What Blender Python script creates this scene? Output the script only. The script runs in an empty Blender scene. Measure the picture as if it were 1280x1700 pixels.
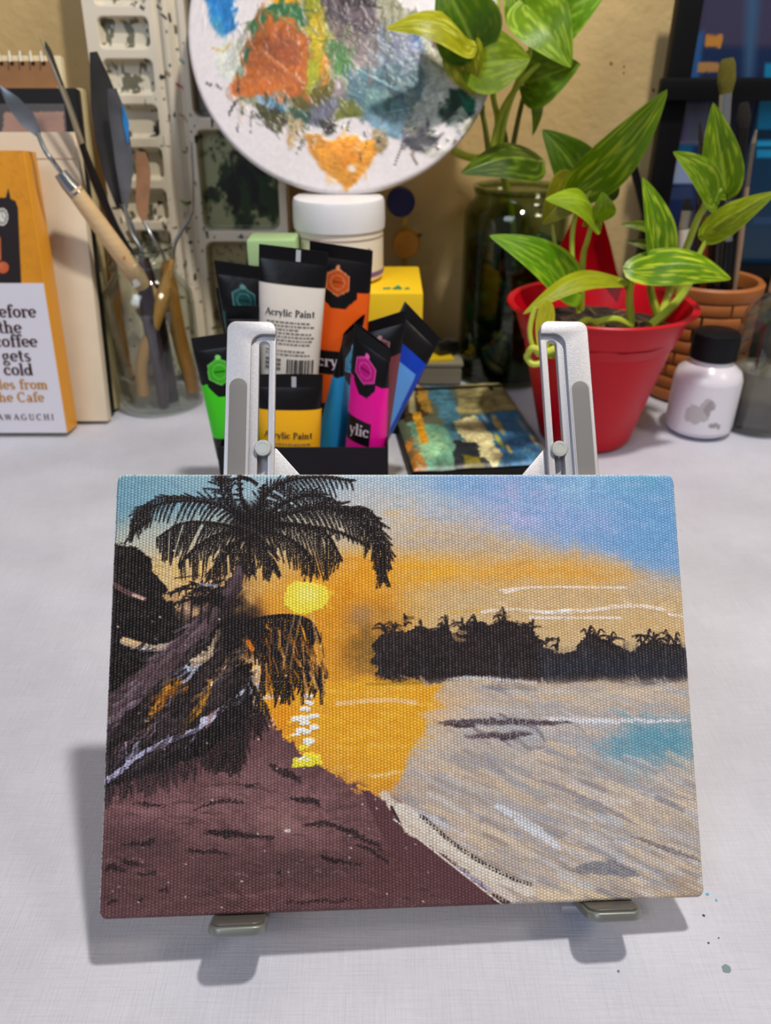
import bpy, bmesh, math, random
import numpy as np
from mathutils import Vector, Matrix, noise as mnoise

R = random.Random(7)
NR = np.random.RandomState(11)
sc = bpy.context.scene
COL = sc.collection

# ------------------------------------------------------------------ camera, light, exposure
F_PX, CX, CY, CAM_H, PITCH = 1300.0, 640.0, 850.0, 0.268, math.radians(30.0)
cam = bpy.data.cameras.new('camera')
cam.sensor_fit = 'HORIZONTAL'; cam.sensor_width = 36.0; cam.lens = 36.0 * F_PX / 1280.0
cam.clip_start = 0.01; cam.clip_end = 20
cam.dof.use_dof = True; cam.dof.focus_distance = 0.285; cam.dof.aperture_fstop = 19.0
camo = bpy.data.objects.new('camera', cam); COL.objects.link(camo)
camo.location = (0, 0, CAM_H); camo.rotation_euler = (math.radians(90) - PITCH, 0, 0)
sc.camera = camo
sc.view_settings.view_transform = 'Standard'; sc.view_settings.look = 'None'
sc.view_settings.gamma = 1.0; sc.view_settings.use_curve_mapping = False
sc.view_settings.exposure = 0.0
sc.cycles.transparent_max_bounces = 24

world = bpy.data.worlds.new('world'); sc.world = world; world.use_nodes = True
world.node_tree.nodes['Background'].inputs[0].default_value = (0.86, 0.88, 1.0, 1)
world.node_tree.nodes['Background'].inputs[1].default_value = 0.14

def area(name, loc, target, size, power, color, size_y=None):
    l = bpy.data.lights.new(name, 'AREA'); l.size = size; l.energy = power; l.color = color
    if size_y: l.shape = 'RECTANGLE'; l.size_y = size_y
    o = bpy.data.objects.new(name, l); COL.objects.link(o); o.location = loc
    o.rotation_euler = (Vector(target) - Vector(loc)).to_track_quat('-Z', 'Y').to_euler()
    return o
area('ceiling_lamp', (0.23, 0.25, 1.12), (0.0, 0.35, 0.0), 0.06, 9.2, (1.0, 0.95, 0.87))
area('window_light', (-0.9, -1.3, 1.5), (0, 0.3, 0.0), 0.9, 15.0, (0.72, 0.82, 1.0), 1.2)
area('room_lamp', (1.3, -0.2, 1.5), (0.2, 0.6, 0.1), 0.35, 7.0, (1.0, 0.88, 0.72))

# ------------------------------------------------------------------ pixel <-> place helpers
CP, SP = math.cos(PITCH), math.sin(PITCH)
CAM = Vector((0, 0, CAM_H))
def ray(px, py):
    u, v = (px - CX) / F_PX, -(py - CY) / F_PX
    return Vector((u, CP + v * SP, -SP + v * CP))
def P(px, py, Y):
    d = ray(px, py); return CAM + d * (Y / d.y)
def G(px, py, z=0.0):
    d = ray(px, py); return CAM + d * ((z - CAM_H) / d.z)
class Fr:
    """a local frame: origin, x axis, y axis, z = x cross y"""
    def __init__(s, o, ex, ey):
        s.o = Vector(o); s.ex = Vector(ex).normalized()
        ey = Vector(ey); s.ey = (ey - s.ex * ey.dot(s.ex)).normalized(); s.ez = s.ex.cross(s.ey)
        s.m = Matrix((s.ex, s.ey, s.ez)).transposed().to_4x4(); s.m.translation = s.o
    def px(s, px, py, c=0.0):
        d = ray(px, py); o = s.o + s.ez * c
        t = (o - CAM).dot(s.ez) / d.dot(s.ez)
        q = CAM + d * t - s.o
        return (q.dot(s.ex), q.dot(s.ey))
    def w(s, a, b, c=0.0): return s.o + s.ex * a + s.ey * b + s.ez * c

# ------------------------------------------------------------------ colour and materials
def lin(c):
    c = np.asarray(c, float) / 255.0
    return np.where(c <= 0.04045, c / 12.92, ((c + 0.055) / 1.055) ** 2.4)
def L4(c): return (*[float(v) for v in lin(c)], 1.0)
MATS = {}
def mat(name, col=(128, 128, 128), rough=0.5, metal=0.0, bump=0.0, bscale=200.0, vary=0.0, vscale=20.0,
        attr=False, spec=0.5, sheen=0.0, coat=0.0, stretch=None, sss=0.0):
    if name in MATS: return MATS[name]
    m = bpy.data.materials.new(name); m.use_nodes = True; MATS[name] = m
    nt = m.node_tree; N = nt.nodes; Lk = nt.links; b = N['Principled BSDF']
    b.inputs['Roughness'].default_value = rough; b.inputs['Metallic'].default_value = metal
    b.inputs['Specular IOR Level'].default_value = spec
    b.inputs['Coat Weight'].default_value = coat
    b.inputs['Base Color'].default_value = L4(col)
    tc = N.new('ShaderNodeTexCoord'); co = tc.outputs['Object']
    if stretch:
        mp = N.new('ShaderNodeMapping'); mp.inputs['Scale'].default_value = stretch
        Lk.new(co, mp.inputs[0]); co = mp.outputs[0]
    src = None
    if attr:
        a = N.new('ShaderNodeAttribute'); a.attribute_name = 'Col'; src = a.outputs['Color']
    if vary > 0:
        n = N.new('ShaderNodeTexNoise'); n.inputs['Scale'].default_value = vscale; n.inputs['Detail'].default_value = 5
        Lk.new(co, n.inputs['Vector'])
        mr = N.new('ShaderNodeMapRange'); mr.inputs[1].default_value = 0.3; mr.inputs[2].default_value = 0.7
        mr.inputs[3].default_value = 1 - vary; mr.inputs[4].default_value = 1 + vary
        Lk.new(n.outputs['Fac'], mr.inputs[0])
        mx = N.new('ShaderNodeMix'); mx.data_type = 'RGBA'; mx.blend_type = 'MULTIPLY'; mx.inputs[0].default_value = 1
        if src: Lk.new(src, mx.inputs[6])
        else: mx.inputs[6].default_value = L4(col)
        Lk.new(mr.outputs[0], mx.inputs[7]); src = mx.outputs[2]
    if src: Lk.new(src, b.inputs['Base Color'])
    if bump > 0:
        n = N.new('ShaderNodeTexNoise'); n.inputs['Scale'].default_value = bscale; n.inputs['Detail'].default_value = 4
        Lk.new(co, n.inputs['Vector'])
        bp = N.new('ShaderNodeBump'); bp.inputs['Strength'].default_value = 1.0; bp.inputs['Distance'].default_value = bump
        Lk.new(n.outputs['Fac'], bp.inputs['Height']); Lk.new(bp.outputs[0], b.inputs['Normal'])
    return m
def mathn(N, Lk, op, a, b=None):
    n = N.new('ShaderNodeMath'); n.operation = op
    for i, v in enumerate((a, b)):
        if v is None: continue
        if isinstance(v, (int, float)): n.inputs[i].default_value = v
        else: Lk.new(v, n.inputs[i])
    return n.outputs[0]

def glass(name, tint=(235, 240, 236), refl=1.0, rough=0.03):
    if name in MATS: return MATS[name]
    m = bpy.data.materials.new(name); m.use_nodes = True; MATS[name] = m
    nt = m.node_tree; N = nt.nodes; Lk = nt.links; N.remove(N['Principled BSDF'])
    t = N.new('ShaderNodeBsdfTransparent'); t.inputs[0].default_value = L4(tint)
    g = N.new('ShaderNodeBsdfGlossy'); g.inputs['Roughness'].default_value = rough
    f = N.new('ShaderNodeLayerWeight'); f.inputs[0].default_value = 0.5
    k0 = mathn(N, Lk, 'ADD', mathn(N, Lk, 'MULTIPLY', mathn(N, Lk, 'POWER', f.outputs['Facing'], 4.0), .45), .035)
    k = N.new('ShaderNodeMath'); k.operation = 'MULTIPLY'; k.inputs[1].default_value = refl; Lk.new(k0, k.inputs[0])
    mx = N.new('ShaderNodeMixShader'); Lk.new(k.outputs[0], mx.inputs[0]); Lk.new(t.outputs[0], mx.inputs[1]); Lk.new(g.outputs[0], mx.inputs[2])
    Lk.new(mx.outputs[0], N['Material Output'].inputs[0])
    return m
# ------------------------------------------------------------------ mesh helpers
class MB:
    def __init__(s): s.v = []; s.f = []; s.c = None
    def add(s, vs, fs):
        k = len(s.v); s.v += [tuple(v) for v in vs]; s.f += [tuple(i + k for i in f) for f in fs]; return s
    def box(s, c, d, m=None, bev=0.0):
        """box, chamfered when bev > 0"""
        x, y, z = (q / 2 for q in d); b = min(bev, x * .98, y * .98, z * .98)
        if b <= 0:
            vs = [Vector((sx * x, sy * y, sz * z)) for sx in (-1, 1) for sy in (-1, 1) for sz in (-1, 1)]
            fs = [(0, 1, 3, 2), (4, 6, 7, 5), (0, 4, 5, 1), (2, 3, 7, 6), (0, 2, 6, 4), (1, 5, 7, 3)]
        else:
            bm = bmesh.new(); bmesh.ops.create_cube(bm, size=1)
            for v in bm.verts: v.co = Vector((v.co.x * d[0], v.co.y * d[1], v.co.z * d[2]))
            bmesh.ops.bevel(bm, geom=bm.edges[:], offset=b, segments=2, affect='EDGES', profile=.6)
            vs = [v.co.copy() for v in bm.verts]; fs = [[v.index for v in f.verts] for f in bm.faces]; bm.free()
        if m is not None: vs = [m @ v for v in vs]
        return s.add([v + Vector(c) for v in vs], fs)
    def tube(s, pts, rad, n=10, cap=True, flat=1.0):
        pts = [Vector(p) for p in pts]
        if isinstance(rad, (int, float)): rad = [rad] * len(pts)
        up = None; vs = []; fs = []
        for i, p in enumerate(pts):
            t = (pts[min(i + 1, len(pts) - 1)] - pts[max(i - 1, 0)]).normalized()
            if up is None: up = t.orthogonal().normalized() if flat == 1.0 else Vector((0, 1, 0))
            up = (up - t * up.dot(t)).normalized(); sd = t.cross(up)
            for k in range(n):
                a = 2 * math.pi * k / n
                vs.append(p + (sd * math.cos(a) + up * math.sin(a) * flat) * rad[i])
        for i in range(len(pts) - 1):
            for k in range(n):
                fs.append((i * n + k, i * n + (k + 1) % n, (i + 1) * n + (k + 1) % n, (i + 1) * n + k))
        if cap: fs.append(tuple(range(n))[::-1]); fs.append(tuple((len(pts) - 1) * n + k for k in range(n)))
        return s.add(vs, fs)
    def lathe(s, prof, n=48, o=(0, 0, 0), m=None):
        vs = []; fs = []
        for r, z in prof:
            for k in range(n):
                a = 2 * math.pi * k / n; v = Vector((r * math.cos(a), r * math.sin(a), z))
                if m is not None: v = m @ v
                vs.append(v + Vector(o))
        for i in range(len(prof) - 1):
            for k in range(n):
                fs.append((i * n + k, i * n + (k + 1) % n, (i + 1) * n + (k + 1) % n, (i + 1) * n + k))
        return s.add(vs, fs)
    def build(s, name, m, parent=None, smooth=True, ang=35):
        me = bpy.data.meshes.new(name); me.from_pydata(s.v, [], s.f); me.update()
        return link(name, me, m, parent, smooth, ang, s.c)
def link(name, me, m, parent=None, smooth=True, ang=35, cols=None):
    bm = bmesh.new(); bm.from_mesh(me)
    bmesh.ops.remove_doubles(bm, verts=bm.verts, dist=1e-7) if cols is None else None
    bmesh.ops.recalc_face_normals(bm, faces=bm.faces)
    bm.to_mesh(me); bm.free()
    if smooth:
        me.polygons.foreach_set('use_smooth', [True] * len(me.polygons))
        if ang: me.set_sharp_from_angle(angle=math.radians(ang))
    if cols is not None: setcol(me, cols)
    if m: me.materials.append(m)
    o = bpy.data.objects.new(name, me); COL.objects.link(o)
    if parent: o.parent = parent
    return o
def setcol(me, rgb255):
    a = me.color_attributes.new('Col', 'FLOAT_COLOR', 'POINT')
    l = lin(np.clip(rgb255, 0, 255)); d = np.ones((len(l), 4)); d[:, :3] = l
    a.data.foreach_set('color', d.astype(np.float32).ravel())
def plate(outlines, t, bev=0.0, z0=0.0, seg=2):
    """flat plate with holes from 2-D outlines, extruded; occupies z0..z0+t"""
    cu = bpy.data.curves.new('p', 'CURVE'); cu.dimensions = '2D'; cu.fill_mode = 'BOTH'
    for ol in outlines:
        sp = cu.splines.new('POLY'); sp.points.add(len(ol) - 1); sp.use_cyclic_u = True
        for i, p in enumerate(ol): sp.points[i].co = (p[0], p[1], 0, 1)
    cu.extrude = max(t / 2 - bev, 1e-6); cu.bevel_depth = bev; cu.bevel_resolution = seg if bev > 0 else 0; cu.offset = -bev
    ob = bpy.data.objects.new('p', cu)
    me = bpy.data.meshes.new_from_object(ob); bpy.data.objects.remove(ob); bpy.data.curves.remove(cu)
    me.transform(Matrix.Translation((0, 0, z0 + t / 2)))
    me.materials.clear()
    return me
def rrect(x0, y0, x1, y1, r, n=8):
    rs = r if isinstance(r, (tuple, list)) else (r,) * 4
    out = []
    for (cx, cy, a0), rr in zip(((x1, y1, 0), (x0, y1, 90), (x0, y0, 180), (x1, y0, 270)), rs):
        sx = -1 if a0 in (0, 270) else 1; sy = -1 if a0 in (0, 90) else 1
        if rr <= 0: out.append((cx, cy)); continue
        for k in range(n + 1):
            a = math.radians(a0 + 90 * k / n)
            out.append((cx + sx * rr + rr * math.cos(a), cy + sy * rr + rr * math.sin(a)))
    return out
def bez(pts, n=24):
    """Catmull-Rom through points"""
    pts = [Vector(p) for p in pts]; q = [pts[0] * 2 - pts[1]] + pts + [pts[-1] * 2 - pts[-2]]; out = []
    m = max(2, n // (len(pts) - 1))
    for i in range(1, len(q) - 2):
        for k in range(m):
            t = k / m; a, b, c, d = q[i - 1:i + 3]
            out.append(.5 * ((2 * b) + (c - a) * t + (2 * a - 5 * b + 4 * c - d) * t * t + (3 * b - a - 3 * c + d) * t ** 3))
    return out + [pts[-1]]
def tag(o, label, cat, group=None, kind=None):
    o['label'] = label; o['category'] = cat
    if group: o['group'] = group
    if kind: o['kind'] = kind
    return o
def thing(name, label, cat, m=None, group=None):
    o = bpy.data.objects.new(name, None); COL.objects.link(o); o.empty_display_size = .01
    if m is not None: o.matrix_world = m
    return tag(o, label, cat, group)
def T(x, y, z=0, rz=0): return Matrix.Translation((x, y, z)) @ Matrix.Rotation(rz, 4, 'Z')

# ------------------------------------------------------------------ a small brush engine: paints colour and relief on a grid
def vnoise(h, w, cell, rs=NR):
    gh, gw = int(h / cell) + 3, int(w / cell) + 3
    g = rs.rand(gh, gw); y = np.arange(h) / cell; x = np.arange(w) / cell
    yi, xi = y.astype(int), x.astype(int); fy = (y - yi)[:, None]; fx = (x - xi)[None]
    fy = fy * fy * (3 - 2 * fy); fx = fx * fx * (3 - 2 * fx)
    return ((g[yi][:, xi] * (1 - fx) + g[yi][:, xi + 1] * fx) * (1 - fy) + (g[yi + 1][:, xi] * (1 - fx) + g[yi + 1][:, xi + 1] * fx) * fy)
class Art:
    def __init__(s, x0, y0, x1, y1, nx, ny, conv, weave=None):
        s.x = np.linspace(x0, x1, nx); s.y = np.linspace(y0, y1, ny); s.nx, s.ny = nx, ny
        s.X, s.Y = np.meshgrid(s.x, s.y); s.c = np.zeros((ny, nx, 3)); s.h = np.zeros((ny, nx)); s.conv = conv
        s.d = (x1 - x0) / nx
        u = 1.0
        s.n1 = vnoise(ny, nx, 14) - .5; s.n2 = vnoise(ny, nx, 4) - .5; s.n3 = vnoise(ny, nx, 14) - .5
        s.n4 = vnoise(ny, nx, 1.6) - .5; s.n5 = vnoise(ny, nx, 45) - .5
        s.wv = weave(s.X, s.Y) if weave else vnoise(ny, nx, 2)
    def q(s, pts): return [s.conv(*p) for p in pts]
    def win(s, a, pad):
        x0, y0 = a.min(0) - pad; x1, y1 = a.max(0) + pad
        i0, i1 = np.searchsorted(s.x, (x0, x1)); j0, j1 = np.searchsorted(s.y, (y0, y1))
        return slice(j0, j1), slice(i0, i1)
    def put(s, w, al, col, hg=0.0):
        al = np.clip(al, 0, 1)[..., None]; s.c[w] = s.c[w] * (1 - al) + np.asarray(col, float) * al
        if hg: s.h[w] = s.h[w] * (1 - al[..., 0] * .7) + al[..., 0] * hg
    def fill(s, col): s.c[:] = col
    def blob(s, px, py, rx, ry, col, al=1.0, p=2.0, nz=0.0):
        (cx, cy), (ex, ey) = s.conv(px, py), s.conv(px + rx, py + ry); rx, ry = abs(ex - cx), abs(ey - cy)
        w = s.win(np.array([(cx - 2 * rx, cy - 2 * ry), (cx + 2 * rx, cy + 2 * ry)]), 0)
        d = ((s.X[w] - cx) / rx) ** 2 + ((s.Y[w] - cy) / ry) ** 2
        s.put(w, al * np.exp(-(d ** (p / 2))) * (1 + nz * (s.n1[w] * 2 + s.n2[w])), col)
    def poly(s, pts, col, al=1.0, rag=0.0, soft=0.0, dry=0.0, hg=0.0, vary=0.0):
        a = np.array(s.q(pts)); w = s.win(a, rag * 2 + soft + s.d); X = s.X[w] + rag * (s.n1[w] * 1.2 + s.n2[w]) * 2; Y = s.Y[w] + rag * (s.n3[w] * 1.2 + s.n4[w]) * 2
        ins = np.zeros(X.shape, bool); dm = np.full(X.shape, 1e9)
        for i in range(len(a)):
            (ax, ay), (bx, by) = a[i - 1], a[i]
            if ay != by:
                ins ^= ((ay > Y) != (by > Y)) & (X < (bx - ax) * (Y - ay) / (by - ay) + ax)
            dx, dy = bx - ax, by - ay; t = np.clip(((X - ax) * dx + (Y - ay) * dy) / (dx * dx + dy * dy + 1e-18), 0, 1)
            dm = np.minimum(dm, np.hypot(X - ax - t * dx, Y - ay - t * dy))
        sd = np.where(ins, dm, -dm); e = max(soft, s.d * .6)
        m = np.clip(sd / e * .5 + .5, 0, 1)
        if dry: m = m * (s.wv[w] + s.n1[w] * .8 > dry)
        c = np.asarray(col, float)
        if vary: c = c * (1 + vary * (s.n5[w] * 1.2 + s.n1[w] + s.n2[w])[..., None])
        s.put(w, al * m, c, hg)
    def stroke(s, pts, wd, col, al=1.0, dry=0.0, hg=0.0, rag=0.0, soft=None, smooth=True, raw=False, vary=0.0, taper=False):
        """wd: width in photo pixels, number or (start, end)"""
        pts = pts if raw else [Vector((*s.conv(*p), 0)) for p in pts]
        if smooth and len(pts) > 2: pts = bez(pts, 4 * len(pts))
        n = len(pts); k = 1 / 4950.0
        w0, w1 = (wd, wd) if isinstance(wd, (int, float)) else wd
        a = np.array([(p[0], p[1]) for p in pts]); w = s.win(a, max(w0, w1) * k + rag); X, Y = s.X[w], s.Y[w]
        if X.size == 0: return
        if rag: X = X + rag * (s.n1[w] + s.n2[w]) * 2; Y = Y + rag * (s.n3[w] + s.n4[w]) * 2
        m = np.zeros(X.shape)
        for i in range(n - 1):
            (ax, ay), (bx, by) = a[i], a[i + 1]; dx, dy = bx - ax, by - ay
            t = np.clip(((X - ax) * dx + (Y - ay) * dy) / (dx * dx + dy * dy + 1e-18), 0, 1)
            tt = (i + t) / (n - 1); hw = (w0 + (w1 - w0) * tt) * .5 * k * (np.sqrt(np.clip(4 * tt * (1 - tt), 0, 1)) if taper else 1); e = soft * k if soft else s.d * .7
            m = np.maximum(m, np.clip((hw - np.hypot(X - ax - t * dx, Y - ay - t * dy)) / e + .5, 0, 1))
        if dry: m = m * np.clip((s.wv[w] + s.n2[w] * .5 - dry) * 6, 0, 1)
        c = np.asarray(col, float)
        if vary: c = c * (1 + vary * (s.n5[w] + s.n1[w] + s.n2[w])[..., None])
        s.put(w, al * m, c, hg)
    def smear(s, n, box, ang, spread, ln_, wd, al=.6, dry=.25, test=None, hg=0.0, jit=14):
        """drag colour already on the surface along short strokes (box, lengths in photo pixels)"""
        for _ in range(n):
            x, y = R.uniform(box[0], box[2]), R.uniform(box[1], box[3])
            if test and not test(x, y): continue
            a, b = s.conv(x, y); i = int((a - s.x[0]) / (s.x[-1] - s.x[0]) * (s.nx - 1)); j = int((b - s.y[0]) / (s.y[-1] - s.y[0]) * (s.ny - 1))
            if not (0 <= i < s.nx and 0 <= j < s.ny): continue
            c = s.c[j, i] + R.uniform(-jit, jit); t = ang + R.uniform(-spread, spread); l = R.uniform(*ln_) * R.choice((1, -1)); cv = R.uniform(-.25, .25) * l
            s.stroke([(x, y), (x + l * .5 * math.cos(t) - cv * math.sin(t), y + l * .5 * math.sin(t) + cv * math.cos(t)), (x + l * math.cos(t), y + l * math.sin(t))], R.uniform(*wd), c, al * R.uniform(.6, 1), dry=dry, taper=True, hg=hg)
    def sample(s, x, y):
        fx = np.clip((np.asarray(x) - s.x[0]) / (s.x[-1] - s.x[0]) * (s.nx - 1), 0, s.nx - 1.001); fy = np.clip((np.asarray(y) - s.y[0]) / (s.y[-1] - s.y[0]) * (s.ny - 1), 0, s.ny - 1.001)
        i, j = fx.astype(int), fy.astype(int); u, v = (fx - i)[:, None], (fy - j)[:, None]
        f = lambda A: (A[j, i] * (1 - u) + A[j, i + 1] * u) * (1 - v) + (A[j + 1, i] * (1 - u) + A[j + 1, i + 1] * u) * v
        return f(s.c), f(s.h[..., None])[:, 0]
def gridmesh(X, Y, Z):
    ny, nx = X.shape; me = bpy.data.meshes.new('grid')
    v = np.stack([X, Y, Z], -1).reshape(-1, 3).astype(np.float32)
    i = np.arange((ny - 1) * nx).reshape(ny - 1, nx)[:, :-1].ravel()
    f = np.stack([i, i + 1, i + nx + 1, i + nx], -1).astype(np.int32)
    me.vertices.add(len(v)); me.vertices.foreach_set('co', v.ravel())
    me.loops.add(f.size); me.loops.foreach_set('vertex_index', f.ravel())
    me.polygons.add(len(f)); me.polygons.foreach_set('loop_start', np.arange(0, f.size, 4, dtype=np.int32))
    me.polygons.foreach_set('use_smooth', [True] * len(f))
    me.update(calc_edges=True); return me
def gridobj(name, X, Y, Z, cols, m, parent=None):
    me = gridmesh(X, Y, Z); setcol(me, cols.reshape(-1, 3)); me.materials.append(m)
    o = bpy.data.objects.new(name, me); COL.objects.link(o)
    if parent: o.parent = parent
    return o

# ------------------------------------------------------------------ a stroke-drawn serif alphabet (ribbons of ink)
def arc(cx, cy, rx, ry, a0, a1, n=14, tk=.30, th=.13):
    out = []
    for k in range(n + 1):
        a = math.radians(a0 + (a1 - a0) * k / n)
        out.append((cx + rx * math.cos(a), cy + ry * math.sin(a), th + (tk - th) * abs(math.cos(a)) ** 1.3))
    return out
def ln(*p, w=.30): return [(x, y, w) for x, y in p]
def sf(x, y, r=.24): return ln((x - r, y + (.06 if y < .5 else -.06)), (x + r, y + (.06 if y < .5 else -.06)), w=.12)
H_ = 1.42
GL = {
 'o': ([arc(.5, .5, .34, .42, 0, 360, 24)], 1.0),
 'e': ([arc(.48, .5, .34, .42, 0, 318, 20), ln((.2, .5), (.82, .5), w=.12)], .94),
 'c': ([arc(.48, .5, .34, .42, 45, 318, 18), ln((.60, .74), (.80, .76), w=.2)], .88),
 'f': ([ln((.32, .05), (.32, 1.2)), arc(.56, 1.18, .24, .26, 180, 50, 8, .28), ln((.62, 1.32), (.82, 1.32), w=.2), ln((.06, .93), (.66, .93), w=.13), sf(.32, 0)], .66),
 'r': ([ln((.26, .05), (.26, .93)), arc(.56, .62, .3, .3, 170, 60, 8, .2), ln((.60, .80), (.82, .80), w=.2), sf(.28, 0), ln((.05, .93), (.26, .93), w=.13)], .80),
 't': ([ln((.32, 1.28), (.32, .3)), arc(.52, .28, .2, .22, 180, 300, 8, .28), ln((.05, .93), (.64, .93), w=.13)], .72),
 'h': ([ln((.24, .05), (.24, 1.45)), arc(.52, .6, .27, .3, 175, 0, 10), ln((.79, .6), (.79, .05)), sf(.24, 0), sf(.8, 0), ln((.02, 1.42), (.24, 1.42), w=.13)], 1.1),
 'n': ([ln((.24, .05), (.24, .93)), arc(.52, .6, .27, .3, 175, 0, 10), ln((.79, .6), (.79, .05)), sf(.24, 0), sf(.8, 0), ln((.02, .92), (.24, .92), w=.13)], 1.1),
 'm': ([ln((.24, .05), (.24, .93)), arc(.5, .6, .25, .3, 175, 0, 10), ln((.75, .6), (.75, .05)), arc(1.01, .6, .25, .3, 175, 0, 10), ln((1.26, .6), (1.26, .05)), sf(.24, 0), sf(.76, 0, .2), sf(1.27, 0, .22), ln((.02, .92), (.24, .92), w=.13)], 1.56),
 'l': ([ln((.26, .05), (.26, 1.45)), sf(.26, 0), ln((.04, 1.42), (.26, 1.42), w=.13)], .54),
 'i': ([ln((.26, .05), (.26, .93)), sf(.26, 0), ln((.04, .9), (.26, .9), w=.13), ln((.13, 1.3), (.41, 1.3), w=.26)], .54),
 'd': ([arc(.44, .48, .3, .4, 0, 360, 20), ln((.8, .05), (.8, 1.45)), ln((.6, 1.42), (.8, 1.42), w=.13), ln((.8, .07), (1.0, .07), w=.13)], 1.08),
 'a': ([arc(.38, .28, .24, .25, 0, 360, 16, .24), ln((.68, .65), (.68, .1)), arc(.42, .66, .26, .27, 0, 140, 8, .28), ln((.68, .07), (.88, .07), w=.13)], .94),
 's': ([arc(.4, .7, .24, .22, 40, 250, 10, .22, .14), ln((.3, .53), (.52, .44), w=.26), arc(.4, .28, .26, .22, 70, -150, 10, .24, .14)], .8),
 'g': ([arc(.42, .62, .26, .28, 0, 360, 18, .26), arc(.44, -.22, .34, .2, 0, 360, 18, .2), ln((.28, .36), (.2, .18), (.34, .04), (.6, 0), w=.16), ln((.62, .86), (.82, .94), w=.16)], .94),
 'y': ([ln((.15, .9), (.48, .1), w=.28), ln((.8, .9), (.42, -.2), (.22, -.4), w=.15), ln((.02, .92), (.34, .92), w=.12), ln((.64, .92), (.96, .92), w=.12)], .96),
 'B': ([ln((.3, .05), (.3, H_)), arc(.5, 1.08, .32, .3, 90, -90, 8), arc(.52, .4, .4, .34, 90, -90, 8), ln((.08, .07), (.52, .07), w=.14), ln((.08, H_), (.5, H_), w=.14), ln((.3, .75), (.55, .75), w=.14)], 1.12),
 'T': ([ln((.6, .05), (.6, H_)), ln((.08, H_ - .02), (1.12, H_ - .02), w=.16), ln((.1, H_), (.1, 1.12), w=.12), ln((1.1, H_), (1.1, 1.12), w=.12), sf(.6, 0)], 1.2),
 'C': ([arc(.68, .71, .52, .68, 48, 312, 20, .32), ln((1.06, 1.4), (1.06, 1.02), w=.12)], 1.28),
 'K': ([ln((.3, .05), (.3, H_)), ln((1.0, H_), (.36, .66), w=.15), ln((.52, .8), (1.06, .05), w=.3), sf(.3, 0), sf(1.06, 0), sf(.3, H_)], 1.34),
 'A': ([ln((.12, .05), (.62, H_), w=.15), ln((.62, H_), (1.12, .05), w=.3), ln((.32, .5), (.92, .5), w=.13), sf(.12, 0, .16), sf(1.12, 0, .2)], 1.28),
 'W': ([ln((.12, H_), (.46, .05), w=.28), ln((.46, .05), (.82, H_), w=.14), ln((.82, H_), (1.16, .05), w=.28), ln((1.16, .05), (1.5, H_), w=.14)], 1.66),
 'G': ([arc(.68, .71, .52, .68, 48, 330, 20, .32), ln((1.1, .64), (1.1, .12), w=.28), ln((.86, .64), (1.3, .64), w=.13)], 1.4),
 'U': ([ln((.28, H_), (.28, .5)), arc(.66, .46, .38, .42, 180, 360, 12, .28), ln((1.04, .5), (1.04, H_), w=.15), sf(.28, H_), sf(1.04, H_, .18)], 1.3),
 'H': ([ln((.28, .05), (.28, H_)), ln((1.06, .05), (1.06, H_)), ln((.3, .72), (1.06, .72), w=.14), sf(.28, 0), sf(1.06, 0), sf(.28, H_), sf(1.06, H_)], 1.36),
 'I': ([ln((.3, .05), (.3, H_)), sf(.3, 0), sf(.3, H_)], .64),
 'P': ([ln((.3, .05), (.3, H_)), arc(.52, 1.04, .36, .34, 90, -90, 10), ln((.08, H_ - .02), (.52, H_ - .02), w=.14), ln((.3, .7), (.52, .7), w=.14), sf(.3, 0)], 1.02),
 'M': ([ln((.2, .05), (.2, H_), w=.15), ln((.2, H_), (.7, .2), w=.28), ln((.7, .2), (1.2, H_), w=.14), ln((1.2, .05), (1.2, H_), w=.3), sf(.2, 0), sf(1.2, 0)], 1.5),
 ' ': ([], .55),
}
def textw(t, sp=0.0): return sum(GL[c][1] + sp for c in t) - sp
def text_mb(t, xh, x, y, fn, mb=None, wt=1.0, sp=0.0, align='l'):
    """lay the string from (x, y) with x-height xh; fn maps local (x, y) to a 3-D point"""
    mb = mb or MB()
    if align == 'c': x -= textw(t, sp) * xh / 2
    if align == 'r': x -= textw(t, sp) * xh
    for ch in t:
        st, adv = GL[ch]
        for s in st:
            n = len(s); L, Rr = [], []
            for i in range(n):
                a, b = s[max(i - 1, 0)], s[min(i + 1, n - 1)]
                dx, dy = b[0] - a[0], b[1] - a[1]; l = math.hypot(dx, dy) or 1; w = s[i][2] * wt / 2
                ex = 0
                L.append(fn(x + (s[i][0] - dy / l * w) * xh, y + (s[i][1] + dx / l * w) * xh))
                Rr.append(fn(x + (s[i][0] + dy / l * w) * xh, y + (s[i][1] - dx / l * w) * xh))
            mb.add(L + Rr, [(i, i + 1, n + i + 1, n + i) for i in range(n - 1)])
        x += (adv + sp) * xh
    return mb
def rect_mb(mb, x0, y0, x1, y1, fn):
    n = max(1, int(abs(x1 - x0) / .004))
    for i in range(n):
        a, b = x0 + (x1 - x0) * i / n, x0 + (x1 - x0) * (i + 1) / n
        mb.add([fn(a, y0), fn(b, y0), fn(b, y1), fn(a, y1)], [(0, 1, 2, 3)])
    return mb

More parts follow.
